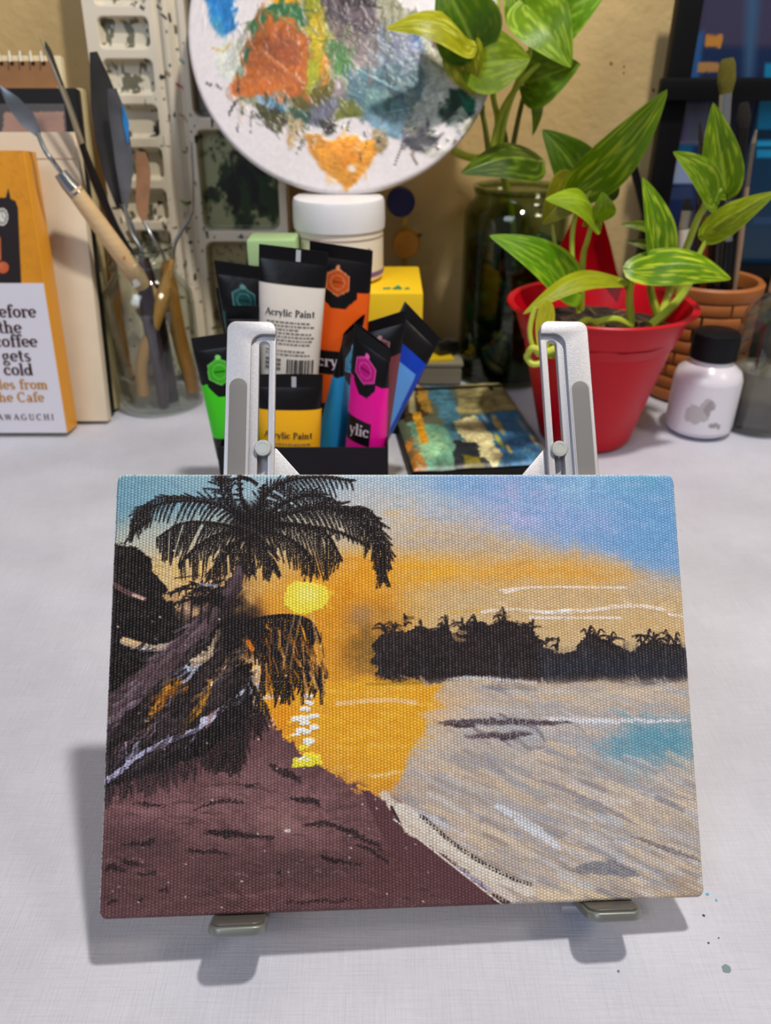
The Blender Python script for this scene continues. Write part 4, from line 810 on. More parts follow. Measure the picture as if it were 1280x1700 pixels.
# raised hinge rail between the halves
xm0, xm1 = xl1 + .010, xr0 - .012
H = H + .003 * np.clip(1 - np.abs(C.X - (xm0 + xm1) / 2) / ((xm1 - xm0) / 2), 0, 1) ** .3
H = H - .004 * np.exp(-((C.X - xm1 - .004) / .0022) ** 2) - .003 * np.exp(-((C.X - xm0 + .003) / .0018) ** 2)
sp = np.clip((vnoise(ny, nx, 5) - .84) * 9, 0, 1) * (C.n5 > -.1); C.c = C.c * (1 - sp[..., None]) + np.array((46, 42, 34)) * sp[..., None]
for (px, py, c, w) in ((296, 98, (20, 120, 120), 10), (294, 140, (190, 50, 50), 12), (301, 192, (170, 130, 70), 9), (232, 8, (40, 30, 26), 10), (215, 3, (40, 30, 26), 7), (260, 10, (30, 26, 26), 12), (268, 24, (30, 30, 30), 8), (304, 335, (120, 150, 60), 12), (275, 118, (150, 130, 90), 14)):
    C.stroke([(px, py), (px + 8, py + 6)], w, c, .85, rag=.001)
tr = thing('watercolour_palette', 'stained white plastic folding watercolour palette with wells leaning on the wall', 'palette', TF.m)
wl_ = gridobj('wells', C.X, C.Y, H, np.clip(C.c, 8, 255), mat('stained_plastic', attr=True, rough=.3), tr)
tb_ = MB().box(((tx0 + tx1) / 2, ty1 / 2, -.0085), (tx1 - tx0, ty1, .016), bev=.001).build('tray_body', mat('ivory_plastic', (222, 212, 192), rough=.4), tr)
wl_.location.z = .0; tb_.location.z = -.0125

#@@BOOKS
# ================================================================== books and pads at the left
cream = mat('cream_card', (224, 208, 182), rough=.7, vary=.05, vscale=30)
# lean: every slab has a bottom line on the table and tilts back
def slab(px_r, py_b, ytop, px_rt, lean, depth, width):
    """frame at the bottom right front corner; height from the photograph's top line"""
    o = G(px_r, py_b) if py_b > 1 else Vector(((px_r - CX) / F_PX * (py_b * CP + CAM_H * SP), py_b, 0)); fr = Fr(o, (1, 0, 0), (0, math.sin(lean), math.cos(lean)))
    return fr, fr.px(px_rt, ytop)[1]
def slabbox(name, fr, w, h, t, m, parent, bev=.0008, x1=0.0, z=0.0, y0=0.0):
    """occupies x from x1-w to x1, y from y0 to y0+h, z from z-t to z"""
    return MB().box((x1 - w / 2, y0 + h / 2, z - t / 2), (w, h, t), bev=bev).build(name, m, parent)
def lift(fr, t, lean):      # raise so that the back bottom edge clears the cloth
    fr.o = fr.o + Vector((0, 0, t * math.sin(lean) + .0002)); fr.m.translation = fr.o; return fr

# the orange paperback
lean = math.radians(8); t = .021
fr, hB = slab(113, 724, 250, 70, lean, t, .13); lift(fr, t, lean); hB = fr.px(70, 250)[1]
bw = .128
bk = thing('paperback_book', 'orange paperback book with white title panel leaning at the far left', 'book', fr.m)
D = Art(-bw, 0, 0, hB, 300, 460, fr.px)
D.fill((236, 158, 28))
D.blob(40, 300, 60, 60, (222, 140, 20), .5, nz=.5); D.blob(60, 430, 40, 60, (206, 130, 28), .5, nz=.4)
for _ in range(420):     # small fern-like pattern printed on the orange
    x, y = R.uniform(-bw, 0), R.uniform(hB * .5, hB); a = R.choice((.6, 2.4, -.5, .2)) + R.uniform(-.3, .3)
    for k in range(3):
        p0 = Vector((x + .0012 * k * math.cos(a), y + .0012 * k * math.sin(a), 0)); q = p0 + Vector((.0016 * math.cos(a + .9), .0016 * math.sin(a + .9), 0))
        D.stroke([p0, q], 1.6, (196, 120, 20), .7, raw=True, smooth=False)
dk = (38, 28, 28)
D.poly([(-60, 330), (10, 328), (14, 312), (18, 330), (26, 334), (30, 345), (36, 478), (-60, 478)], dk)
D.poly([(0, 478), (14, 488), (22, 486), (30, 478)], dk)
D.poly([(4 + 10 * math.cos(i / 20 * 6.283), 360 + 15 * math.sin(i / 20 * 6.283)) for i in range(20)], (236, 232, 220))
D.poly([(4 + 7.5 * math.cos(i / 20 * 6.283), 360 + 11.5 * math.sin(i / 20 * 6.283)) for i in range(20)], (96, 92, 80)); D.poly([(4 + 6 * math.cos(i / 20 * 6.283), 360 + 9.5 * math.sin(i / 20 * 6.283)) for i in range(20)], (232, 228, 216))
for i in range(12): D.stroke([(4 + 7 * math.cos(i / 12 * 6.283), 360 + 11 * math.sin(i / 12 * 6.283)), (4 + 9 * math.cos(i / 12 * 6.283), 360 + 14 * math.sin(i / 12 * 6.283))], 1.8, (40, 34, 30), .9)
D.stroke([(4, 360), (4, 352)], 2, (30, 26, 26)); D.stroke([(4, 360), (9, 364)], 2, (30, 26, 26))
D.stroke([(-1, 395), (0, 430)], 10, (206, 110, 60)); D.poly([(5 + 10 * math.cos(i / 20 * 6.283), 444 + 10 * math.sin(i / 20 * 6.283)) for i in range(20)], (210, 98, 56)); D.blob(2, 441, 4, 4, (228, 130, 80), .7)
gridobj('cover', D.X, D.Y, np.full_like(D.X, .00025), np.clip(D.c, 5, 255), mat('printed_cover', attr=True, rough=.35), bk)
slabbox('pages', fr, bw - .001, hB - .002, t - .001, mat('book_pages', (232, 214, 176), rough=.9), bk, x1=-.0008, z=-.0003, y0=.001)
orange = mat('orange_card', (236, 160, 30), rough=.4)
slabbox('spine', fr, .0012, hB, t, orange, bk, bev=.0004, x1=.0008, z=0)
slabbox('back_cover', fr, bw, hB, .0006, orange, bk, bev=0, x1=0, z=-t + .0003)
yl = fr.px(90, 470)[1]
w0 = MB().box((-bw / 2 - .0001, yl / 2, .0003), (bw + .0001, yl, .0004)).build('title_panel', mat('white_print', (226, 222, 232), rough=.4), bk, smooth=False)
ink = mat('brown_ink', (66, 34, 32), rough=.5); gold = mat('ochre_ink', (196, 138, 40), rough=.5); z_ = .0008
fn = lambda x, y: Vector((x, y, z_))
mb = MB()
xh = .0082
for txt, (rx, ry) in (('Before', (62, 527)), ('the', (38, 553)), ('coffee', (64, 576)), ('gets', (53, 600)), ('cold', (57, 623))):
    a_, b_ = fr.px(rx, ry); text_mb(txt, .0067, a_, b_, fn, mb, wt=1.0, align='r', sp=.0)
mb.build('title_lettering', ink, bk, smooth=False)
mb = MB()
for txt, (rx, ry) in (('Tales from', (81, 646)), ('the Cafe', (75, 667))):
    a_, b_ = fr.px(rx, ry); text_mb(txt, .0056, a_, b_, fn, mb, wt=1.0, align='r', sp=.02)
mb.build('subtitle_lettering', gold, bk, smooth=False)
mb = MB(); a_, b_ = fr.px(91, 697); text_mb('KAWAGUCHI', .0035, a_, b_, fn, mb, wt=.95, sp=.42, align='r'); mb.build('author_lettering', mat('grey_ink', (92, 74, 72), rough=.5), bk, smooth=False)

# cream pad, black sketchbook, olive board and the spiral pad, one behind the other
def lean_book(name, label, cat, pr, pb, prt, ptop, lean_deg, t, w, m, bev=.0008):
    ln_ = math.radians(lean_deg); fr, h = slab(pr, pb, ptop, prt, ln_, t, w); lift(fr, t, ln_); h = fr.px(prt, ptop)[1]
    th = thing(name, label, cat, fr.m); slabbox('cover', fr, w, h, t, m, th, bev=bev); return th, fr, h
th1, fr1, h1 = lean_book('cream_pad', 'plain cream pad with a white strip leaning behind the orange book', 'pad', 180, .614, 122, 219, 12, .010, .19, cream)
hs = h1 - fr1.px(100, 262)[1]
MB().box((-.095, h1 - hs / 2 - .0005, .0004), (.186, hs, .0006)).build('top_strip', mat('pale_strip', (232, 214, 188), rough=.6), th1, smooth=False)
blk = mat('black_card', (26, 25, 26), rough=.5, spec=.15)
th2, fr2, h2 = lean_book('black_sketchbook', 'black sketchbook with a faded pink picture label behind the cream pad', 'sketchbook', 186, .6275, 137, 146, 12, .010, .20, blk)
a0, b0 = fr2.px(0, 218); a1, b1 = fr2.px(108, 182); E = Art(-.16, b0 - .01, a1, b1 + .004, 160, 60, fr2.px); E.fill((66, 56, 50))
E.poly([(8, 186), (106, 184), (108, 230), (2, 230)], (168, 128, 106), rag=.0006); E.blob(60, 205, 26, 12, (120, 84, 70), .7, nz=.6); E.blob(86, 196, 18, 8, (150, 112, 96), .7, nz=.5)
gridobj('picture_label', E.X, E.Y, np.full_like(E.X, .0006), np.clip(E.c, 5, 255), mat('printed_cover'), th2)
th3, fr3, h3 = lean_book('olive_board', 'thick beige board whose edge shows right of the black sketchbook', 'board', 194, .6400, 151, 146, 12, .012, .20, mat('beige_board', (196, 178, 132), rough=.7))
th5, fr5, h5 = lean_book('spiral_pad', 'brown covered spiral pad with white wire rings behind the black sketchbook', 'notepad', 166, .6550, 106, 92, 12, .008, .17, mat('pad_edge', (226, 210, 170), rough=.7))
slabbox('brown_cover', fr5, .166, h5 - .004, .0008, mat('brown_card', (140, 92, 34), rough=.5, vary=.08, vscale=90), th5, bev=.0003, x1=-.0045, z=.0009, y0=0)
wm = mat('white_wire', (232, 226, 214), rough=.3)
for k in range(7):
    a_, b_ = fr5.px(74 - 17.5 * k, 108); cx_ = a_; q = []
    for i in range(15):
        an = math.radians(-70 + 230 * i / 14); q.append((cx_ - .004 * i / 14, h5 - .0045 + .011 * (1 - math.cos(an)) * .5 + .0 if False else h5 - .0055 + .0085 * math.sin(math.pi * i / 14) , .0015 + .0035 - .012 * i / 14))
    MB().tube(q, .0007, 6).build('ring', wm, th5); MB().lathe([(0, .0001), (.0014, .0001)], 12, (cx_, h5 - .0058, .0014)).build('hole', blk, th5)

#@@JAR
# ================================================================== glass jar with palette knives
gl = glass('clear_glass', (247, 249, 246), 1.8)
jc = G(272, 668); jc = Vector((jc.x, jc.y, 0)); jr = .0375
jar = thing('glass_jar', 'clear glass jar holding palette knives between books and tube box', 'jar', T(jc.x, jc.y, .0006))
pro = [(0, .0), (.030, 0), (.0345, .002), (.0375, .008), (.0375, .088), (.0365, .098), (.031, .107), (.0265, .112), (.0255, .116), (.0275, .118), (.0275, .1195), (.0258, .121), (.0275, .1235), (.0275, .125), (.0255, .128), (.0265, .132), (.0262, .1345), (.0245, .1345)]
inn = [(.0235, .132), (.0232, .112), (.0285, .105), (.0345, .096), (.0353, .088), (.0353, .010), (.031, .0055), (0, .005)]
MB().lathe(pro + inn, 56).build('jar_glass', gl, jar)
MB().lathe([(.0262, .1345), (.0270, .1350), (.0262, .1358), (.0245, .1355), (.0245, .1345)], 56).build('rim', glass('rim_glass', (190, 200, 192), 2.0), jar)
steel = mat('knife_steel', (170, 176, 180), rough=.24, metal=.9, vary=.08, vscale=60); beech = mat('beech_handle', (222, 188, 140), rough=.45, vary=.08, vscale=40, stretch=(1, 1, 8))
darksteel = mat('smeared_steel', (104, 102, 104), rough=.45, metal=.55, vary=.2, vscale=60)
def bladeobj(pts, ws, th_, m, parent, name='blade'):
    """flat blade through 3-D points with half widths in the picture plane"""
    pts = bez(pts, 24); n = len(pts); mb = MB(); ws = np.interp(np.linspace(0, 1, n), np.linspace(0, 1, len(ws)), ws); vs = []
    for i, p in enumerate(pts):
        t_ = (pts[min(i + 1, n - 1)] - pts[max(i - 1, 0)]).normalized(); vd = (p - CAM).normalized(); nd = (Vector((0, -1, .25)) - t_ * t_.dot(Vector((0, -1, .25)))).normalized(); sd = t_.cross(nd)
        vs += [p + sd * ws[i] + nd * 0, p + nd * th_, p - sd * ws[i], p - nd * th_]
    fs = []
    for i in range(n - 1):
        for k in range(4): fs.append((i * 4 + k, i * 4 + (k + 1) % 4, i * 4 + 4 + (k + 1) % 4, i * 4 + 4 + k))
    fs += [(3, 2, 1, 0), tuple((n - 1) * 4 + k for k in range(4))]; mb.add(vs, fs); return mb.build(name, m, parent, ang=50)
JY = jc.y
def knife(label, name='palette_knife', cat='palette knife', grp=None): return thing(name, label, cat, Matrix.Identity(4), grp)
# 1 the front knife with a pale wooden handle
k1 = knife('palette knife with pointed bright blade and pale beech handle leaning far left')
Ya, Yb = JY - .034, JY - .004
bladeobj([P(0, 143, Ya - .01), P(22, 170, Ya - .01), P(45, 198, Ya - .008), P(64, 224, Ya - .006)], [.0008, .0052, .0062, .0022], .0004, steel, k1)
MB().tube(bez([P(63, 222, Ya - .006), P(74, 248, Ya - .012), P(88, 268, Ya - .014), P(108, 296, Ya - .006)], 18), .0017, 8).build('neck', steel, k1)
MB().tube([P(100, 287, Ya - .006), P(112, 304, Ya - .005), P(128, 322, Ya - .004)], [.0048, .0056, .0062], 18).build('ferrule', steel, k1)
MB().tube(bez([P(122, 314, Ya - .0045), P(160, 366, Ya), P(205, 428, Ya + .008), P(250, 490, Yb), P(272, 519, Yb)], 22), [.0058] * 4 + [.0066] * 12 + [.0066, .0066, .0064, .006, .005, .0028, .001, .0006, .0004][:9], 20).build('handle', beech, k1) if False else None
pp = bez([P(122, 314, Ya - .0045), P(160, 366, Ya), P(205, 428, Ya + .008), P(250, 490, Yb), P(272, 519, Yb)], 24)
MB().tube(pp, list(np.interp(np.linspace(0, 1, len(pp)), [0, .1, .5, .9, .96, 1], [.0060, .0064, .0070, .0074, .0066, .0030])), 20).build('handle', beech, k1)
q = P(206, 428, Ya + .0008); MB().lathe([(0, .0001), (.0011, .0001)], 12, q, Matrix.Rotation(math.radians(90), 3, 'X')).build('paint_spot', mat('orange_spot', (206, 96, 40), rough=.5), k1)
# 2 long dark blade at the back
k2 = knife('palette knife with the longest dark flat blade at the back of the jar')
bladeobj([P(155, 86, JY + .03), P(172, 160, JY + .028), P(186, 250, JY + .022), P(200, 345, JY + .012)], [.003, .0075, .0115, .012, .010, .003], .0005, mat('black_steel', (58, 54, 50), rough=.4, metal=.5, vary=.2, vscale=40), k2)
pp = bez([P(200, 340, JY + .012), P(215, 365, JY + .004), P(228, 400, JY + .002), P(238, 428, JY)], 14); MB().tube(pp, .0016, 8).build('neck', steel, k2)
pp = [P(236, 425, JY), P(262, 560, JY + .004), P(285, 672, JY + .010)]
MB().tube(bez([P(236, 430, JY), P(255, 520, JY + .003), P(272, 600, JY + .006), P(288, 668, JY + .008)], 16), [.004, .006] + [.0075] * 20, 16, flat=.8).build('handle', mat('black_lacquer', (26, 18, 20), rough=.25), k2) if False else None
pp = bez([P(238, 428, JY), P(254, 520, JY + .003), P(270, 600, JY + .006), P(284, 664, JY + .008)], 20)
MB().tube(pp, list(np.interp(np.linspace(0, 1, len(pp)), [0, .15, .5, 1], [.004, .0085, .0098, .0075])), 16).build('handle', mat('black_lacquer', (30, 19, 21), rough=.25), k2)
# 3 grey blade with blue paint
k3 = knife('palette knife with a grey blade edged in blue paint')
bladeobj([P(186, 147, JY + .014), P(196, 200, JY + .014), P(206, 270, JY + .010), P(208, 345, JY + .004)], [.0034, .0056, .0066, .0070, .0072, .005, .002], .0005, darksteel, k3)
bladeobj([P(203, 172, JY + .012), P(209, 205, JY + .012), P(212, 238, JY + .010)], [.0004, .0024, .0006], .0007, mat('blue_paint', (40, 130, 200), rough=.4), k3, 'paint_smear')
pp = bez([P(206, 340, JY + .004), P(218, 385, JY - .002), P(232, 410, JY - .006), P(238, 430, JY - .008)], 14); MB().tube(pp, .0018, 8).build('neck', steel, k3)
pp = bez([P(238, 430, JY - .008), P(246, 520, JY - .012), P(262, 600, JY - .012), P(272, 672, JY - .010)], 20)
MB().tube(pp, list(np.interp(np.linspace(0, 1, len(pp)), [0, .2, 1], [.003, .0065, .0050])), 14).build('handle', mat('purple_lacquer', (62, 48, 62), rough=.3), k3)
# 4 small coppery blade
k4 = knife('palette knife with a short copper coloured blade')
bladeobj([P(234, 252, JY + .006), P(238, 290, JY + .006), P(236, 340, JY + .004), P(240, 372, JY + .002)], [.0038, .0058, .0056, .0048, .001], .0005, mat('copper_smear', (176, 128, 92), rough=.4, metal=.4, vary=.15, vscale=80), k4)
pp = bez([P(240, 368, JY + .002), P(252, 392, JY - .004), P(268, 418, JY - .004), P(275, 436, JY - .002)], 14); MB().tube(pp, .0015, 8).build('neck', steel, k4)
pp = bez([P(275, 432, JY + .010), P(285, 500, JY + .014), P(300, 570, JY + .018), P(322, 650, JY + .012)], 20)
MB().tube(pp, list(np.interp(np.linspace(0, 1, len(pp)), [0, .2, 1], [.003, .0072, .0065])), 14).build('handle', mat('amber_handle', (178, 122, 52), rough=.4, vary=.15, vscale=40), k4)
# 5 thin wire tool at right
k5 = knife('thin wire modelling tool leaning right out of the jar', 'wire_tool', 'tool')
pp = bez([P(318, 236, JY + .01), P(320, 300, JY + .01), P(318, 352, JY + .01), P(302, 382, JY + .006), P(290, 405, JY + .002), P(286, 432, JY)], 22); MB().tube(pp, list(np.interp(np.linspace(0, 1, len(pp)), [0, .3, .6, 1], [.0006, .0012, .0016, .0018])), 8).build('wire', steel, k5)
pp = bez([P(286, 430, JY - .004), P(262, 520, JY - .014), P(248, 600, JY - .018), P(240, 668, JY - .016)], 20); MB().tube(pp, list(np.interp(np.linspace(0, 1, len(pp)), [0, .2, 1], [.0025, .0060, .0052])), 14).build('handle', mat('ochre_handle', (186, 138, 70), rough=.4, vary=.12, vscale=40), k5) if False else None
pp = bez([P(286, 430, JY + .0), P(262, 520, JY - .010), P(236, 600, JY - .012), P(238, 655, JY - .012)], 20); MB().tube(pp, list(np.interp(np.linspace(0, 1, len(pp)), [0, .2, 1], [.002, .0055, .0052])), 14).build('handle', mat('ochre_handle', (186, 138, 70), rough=.4, vary=.12, vscale=40), k5)
# 6 thin brush
k6 = knife('slim pointed paintbrush with black handle leaning left beside the beech knife', 'fine_brush', 'paintbrush')
Yk = JY - .012
MB().tube(bez([P(75, 68, Yk), P(84, 95, Yk), P(104, 148, Yk)], 8), [.0002, .0011, .0018, .0022, .0023, .0022, .0021, .002, .002][:9], 10).build('bristles', mat('dark_bristle', (52, 46, 44), rough=.8), k6)
pp = bez([P(102, 143, Yk), P(122, 196, Yk), P(136, 240, Yk)], 8); MB().tube(pp, list(np.linspace(.0021, .0027, len(pp))), 12).build('ferrule', mat('ferrule_tin', (186, 176, 150), rough=.25, metal=.9), k6)
pp = bez([P(135, 238, Yk), P(158, 300, Yk), P(190, 375, Yk), P(224, 440, Yk), P(262, 560, Yk + .006), P(280, 650, Yk + .01)], 30)
MB().tube(pp, list(np.interp(np.linspace(0, 1, len(pp)), [0, .2, .6, 1], [.0024, .0034, .0030, .0016])), 12).build('handle', mat('black_gloss', (18, 20, 26), rough=.15), k6)
k7 = knife('slim brush with bare metal shaft crossing the black one', 'thin_brush', 'paintbrush')
pp = bez([P(66, 62, Yk - .008), P(90, 120, Yk - .008), P(118, 190, Yk - .008), P(137, 238, Yk - .008)], 12)
MB().tube(pp, list(np.interp(np.linspace(0, 1, len(pp)), [0, .3, 1], [.0003, .0012, .0014])), 8).build('shaft', mat('pale_metal', (196, 184, 160), rough=.3, metal=.7), k7)
pp = bez([P(137, 238, Yk - .008), P(160, 305, Yk - .006), P(196, 390, Yk - .004), P(230, 455, Yk), P(258, 560, Yk)], 20)
MB().tube(pp, .0013, 8).build('handle', MATS['black_gloss'], k7)

#@@TUBES
# ================================================================== black box with paint tubes
bx0 = P(360, 730, .43); bx1 = P(643, 742, .43); zt = P(643, 743, .43).z
bX0, bX1, bY0, bY1 = bx0.x, bx1.x, .43, .505
box = thing('tube_box', 'low black cardboard box holding the acrylic paint tubes', 'box', T((bX0 + bX1) / 2, (bY0 + bY1) / 2, .0002))
hw, hd = (bX1 - bX0) / 2, (bY1 - bY0) / 2; bm_ = mat('black_cardboard', (30, 28, 33), rough=.55, spec=.15, vary=.08, vscale=40)
for nm, c, d in (('front_wall', (0, -hd, zt / 2), (2 * hw, .0012, zt)), ('back_wall', (0, hd, zt / 2), (2 * hw, .0012, zt)), ('side_wall', (-hw, 0, zt / 2), (.0012, 2 * hd, zt)), ('side_wall', (hw, 0, zt / 2), (.0012, 2 * hd, zt)), ('box_base', (0, 0, .0008), (2 * hw, 2 * hd, .0012))):
    MB().box(c, d, bev=.0003).build(nm, bm_, box)
def ptube(label, cl, cr, top_y, bc, zbot, color, back=False, wb=None, hexc=None, marks=True, lab=None, word='Acrylic', band=True, bd=62, seed=0):
    """cl, cr: crimp end points in 3-D (left, right); bc: point on the axis lower down"""
    Tc = (cl + cr) / 2; ey = (Tc - bc).normalized(); e1 = (cr - cl); ex_ = e1 - ey * e1.dot(ey); fr = Fr(bc, ex_, ey)
    kk = e1.dot(fr.ey) / e1.dot(fr.ex); W = ex_.length; L = (Tc.z - zbot) / fr.ey.z; org = Tc - fr.ey * L; fr = Fr(org, ex_, ey)
    Wb = wb or W * .86; Lb = L - .006
    def dims(y):    # y from 0 (base) to L
        d = L - y
        if d < .0075: return W / 2, .0009
        t = min(1, (d - .0075) / .10); s = t ** .75; return (W / 2) * (1 - t) + (Wb / 2) * t, .0009 + (Wb * .36) * math.sin(min(1, s) * math.pi / 2)
    rs = random.Random(seed)
    def front(x, y):
        a, b = dims(y); u = max(-1, min(1, x / a)); return b * max(0, 1 - abs(u) ** 2.38) ** .42
    o = thing('paint_tube', label, 'paint tube', fr.m, 'acrylic paint tubes standing in the black box')
    ny_ = 210; nx_ = 121; ys_ = np.concatenate([np.linspace(.004, L - .0075, ny_ - 12), np.linspace(L - .0073, L, 12)])
    X = np.zeros((ny_, nx_)); Y = np.zeros_like(X); Z = np.zeros_like(X); Cc = np.zeros((ny_, nx_, 3)); col = np.array(color, float); bkc = np.array((15, 13, 15))
    for j, y in enumerate(ys_):
        a, b = dims(y); d = L - y; rid = .0003 if (d < .0068 and j % 2) else 0
        for i in range(nx_):
            q_ = i / (nx_ - 1); an = math.pi * q_ / .7 if q_ < .7 else math.pi + math.pi * (q_ - .7) / .3; cx_, sy_ = math.cos(an), math.sin(an)
            x = a * (abs(cx_) ** .84) * (1 if cx_ >= 0 else -1); z = (b + rid) * (abs(sy_) ** .84) * (1 if sy_ >= 0 else -1)
            X[j, i], Y[j, i], Z[j, i] = x, y + x * kk * max(0, 1 - d / .09), z
            f = sy_ > 0; c = col; dd = d * 1000; u = x / W
            if back:
                if dd < 21: c = bkc
                elif lab is not None and ((abs(u) < .47 and marks) or (abs(u - .04) < .32 and dd > 31)): c = np.array(lab, float)
            else:
                lim = 27 - 3 * u
                if abs(u + .02) < .30: lim = 36 - max(0, abs(u + .02) - .12) * 36
                if dd < lim: c = bkc
                if band and bd < dd < bd + 15 and u < .28: c = bkc * 1.0
                if band and dd > bd + 34: c = bkc
                hx = abs(u + .04) * W * 1000; hy = abs(dd - 21); q = max(hx, hx * .5 + hy * .866)
                if f and q < 7.2: c = col * .82 if q < 6.3 else col * .55 + 70
                if f and abs(math.hypot(hx, hy) - 4.2) < .45: c = col * .6 + 60
                if f and hy < .6 and hx < 3.2: c = col * .5
                if f and math.hypot(hx, dd - 12.8) < 1.5: c = col * .6 + 90
            if not f and not back and dd > 30: c = col * .9
            Cc[j, i] = c
    gridobj('tube_body', X, Y, Z, np.clip(Cc, 4, 255), mat('tube_plastic', attr=True, rough=.32, spec=.3, bump=.0006, bscale=45), o)
    # shoulder and screw cap below
    MB().lathe([(.0005, -.001), (.011, -.001), (.011, .004), (Wb * .3, .0045)], 24, (0, 0, 0), Matrix.Rotation(math.radians(-90), 3, 'X')).build('cap', mat('black_cap', (20, 20, 20), rough=.4), o)
    if marks:
        fnn = lambda x, y: Vector((x, y, front(x, y) + .00035)); mb = MB()
        if back:
            yy = L - .038; text_mb('Acrylic Paint', .0027, 0, yy, fnn, mb, wt=.95, align='c', sp=.02)
            mb.build('lettering', mat('black_ink', (40, 36, 38), rough=.5), o, smooth=False)
            mb = MB(); y = yy - .0032
            for k, wln in enumerate((.92, .96, .72, .94, 1, .95, .9, 0, .8, .94)):
                if wln:
                    x = -W * .34
                    while x < -W * .34 + W * .74 * wln * .92:
                        l_ = rs.uniform(.0008, .0026); rect_mb(mb, x, y - .0008, x + l_, y, fnn); x += l_ + .0006
                y -= .0021
            y0 = y - .001
            for k in range(3):
                x = -W * .34
                for _ in range(3): rect_mb(mb, x, y0 - .0016 - k * .0026, x + .0028, y0 - k * .0026, fnn); x += .0034
            rect_mb(mb, .0, y0 - .0125, .013, y0 - .0118, fnn)
            for (xx0, yy0, xx1, yy1) in ((-.014, y0 - .024, .014, y0 - .0236), (-.014, y0 - .0165, .014, y0 - .0161), (-.014, y0 - .024, -.0136, y0 - .0161), (.0136, y0 - .024, .014, y0 - .0161)): rect_mb(mb, xx0, yy0, xx1, yy1, fnn)
            mb.build('small_print', mat('grey_print', (112, 104, 96) if lab is None or lab[2] > 100 else (150, 108, 20), rough=.5), o, smooth=False)
            mb = MB(); x = -.0005
            while x < .0155: l_ = rs.choice((.0003, .0006, .0009)); rect_mb(mb, x, y0 - .0085, x + l_, y0, fnn); x += l_ + rs.choice((.0003, .0006))
            mb.build('barcode', MATS['black_ink'], o, smooth=False)
            mb = MB(); rect_mb(mb, .0016, L - .0072, .0044, L - .0005, lambda x, y: Vector((x, y, .0016))); mb.build('crimp_mark', mat('pale_mark', (190, 190, 196), rough=.5), o, smooth=False)
        elif band:
            xc = W * .26; hx_ = .0050
            for ch in word[::-1]:      # set from the right; letters that would wrap round the left edge stay out
                xc -= GL[ch][1] * hx_
                if xc < -W * .40: break
                text_mb(ch, hx_, xc, L - (bd + 10) * .001, fnn, mb, wt=.95)
            mb.build('lettering', mat('pale_print', (222, 198, 206), rough=.5), o, smooth=False)
    return o
ZB = .0045
def V3(px, py, Y): return P(px, py, Y)
ptube('dark teal paint tube at the back left of the box, behind the back-turned white tube', V3(355, 432, .488), V3(450, 446, .488), 0, V3(425, 600, .484), ZB, (10, 84, 84), seed=1)
ptube('yellow ochre tube of which only a sliver shows left of the teal tube', V3(358, 478, .497), V3(430, 478, .499), 0, V3(412, 600, .494), ZB, (236, 166, 24), band=False, marks=False, seed=2)
ptube('black crimped dark tube right behind the top of the left stand arm', V3(374, 508, .470), V3(452, 508, .470), 0, V3(416, 640, .468), ZB, (28, 44, 40), marks=False, seed=3)
ptube('orange paint tube, tallest in the box', V3(514, 400, .492), V3(619, 416, .492), 0, V3(561, 640, .486), ZB, (232, 92, 20), seed=4)
ptube('white paint tube with its label side turned to the front', V3(430, 405, .474), V3(545, 419, .474), 0, V3(479, 640, .468), ZB, (226, 216, 204), back=True, lab=(226, 217, 206), seed=5)
ptube('fluorescent green paint tube leaning at the left end of the box', V3(317, 562, .449), V3(402, 550, .449), 0, V3(398, 760, .448), ZB, (70, 214, 30), word='Acrylic', seed=6)
ptube('yellow paint tube, label side out, right behind the left stand arm', V3(424, 622, .446), V3(536, 622, .446), 0, V3(481, 760, .446), ZB, (250, 180, 22), back=True, lab=(250, 182, 28), seed=7)
ptube('light blue paint tube seen edge-on left of the pink tube', V3(570, 556, .462), V3(606, 522, .484), 0, V3(550, 740, .468), ZB, (40, 150, 206), band=False, marks=False, wb=.024, seed=8)
ptube('hot pink paint tube at the front right of the box', V3(588, 534, .458), V3(648, 580, .444), 0, V3(608, 740, .449), ZB, (246, 16, 156), wb=.027, bd=51, seed=9)
ptube('maroon paint tube behind the pink one', V3(600, 538, .492), V3(676, 514, .490), 0, V3(616, 700, .484), ZB, (120, 60, 66), marks=False, wb=.026, seed=10)
ptube('ultramarine blue paint tube tilted to the right at the right end of the box', V3(672, 500, .512), V3(731, 562, .506), 0, V3(640, 660, .494), .022, (18, 60, 176), back=True, lab=(90, 150, 222), marks=False, seed=11)

#@@MIDDLE
# ================================================================== white jar on yellow carton and small things in the middle
yq0 = P(560, 486, .596); yq1 = P(703, 486, .596); zY = .1150
yb = thing('yellow_carton', 'bright yellow carton carrying the white lidded jar', 'carton', T((yq0.x + yq1.x) / 2, .641, .056))
yw = yq1.x - yq0.x; ym = mat('yellow_card', (246, 202, 30), rough=.45, vary=.04, vscale=30)
zY -= .056
dkb = thing('dark_box', 'dark grey box under the yellow carton behind the tube box', 'box', T(.0165 - .0375, .641, .0))
MB().box((0, 0, .0279), (.075, .092, .0552), bev=.002).build('box_body', mat('charcoal_card', (44, 40, 40), rough=.6, spec=.2), dkb)
MB().box((0, 0, zY / 2 + .0001), (yw, .09, zY), bev=.002).build('carton_body', ym, yb)
q = P(655, 478, .62); mb = MB(); fx = lambda x, y: Vector((x, y, zY + .0008)); xx = q.x - (yq0.x + yq1.x) / 2
mb.add([fx(xx - .002, -.034), fx(xx + .006, -.034), fx(xx + .003, -.022)], [(0, 1, 2)]); mb.add([fx(xx - .009, -.034), fx(xx - .003, -.033), fx(xx - .003, -.030), fx(xx - .009, -.031)], [(0, 1, 2, 3)]); mb.add([fx(xx + .007, -.034), fx(xx + .012, -.034), fx(xx + .010, -.029)], [(0, 1, 2)])
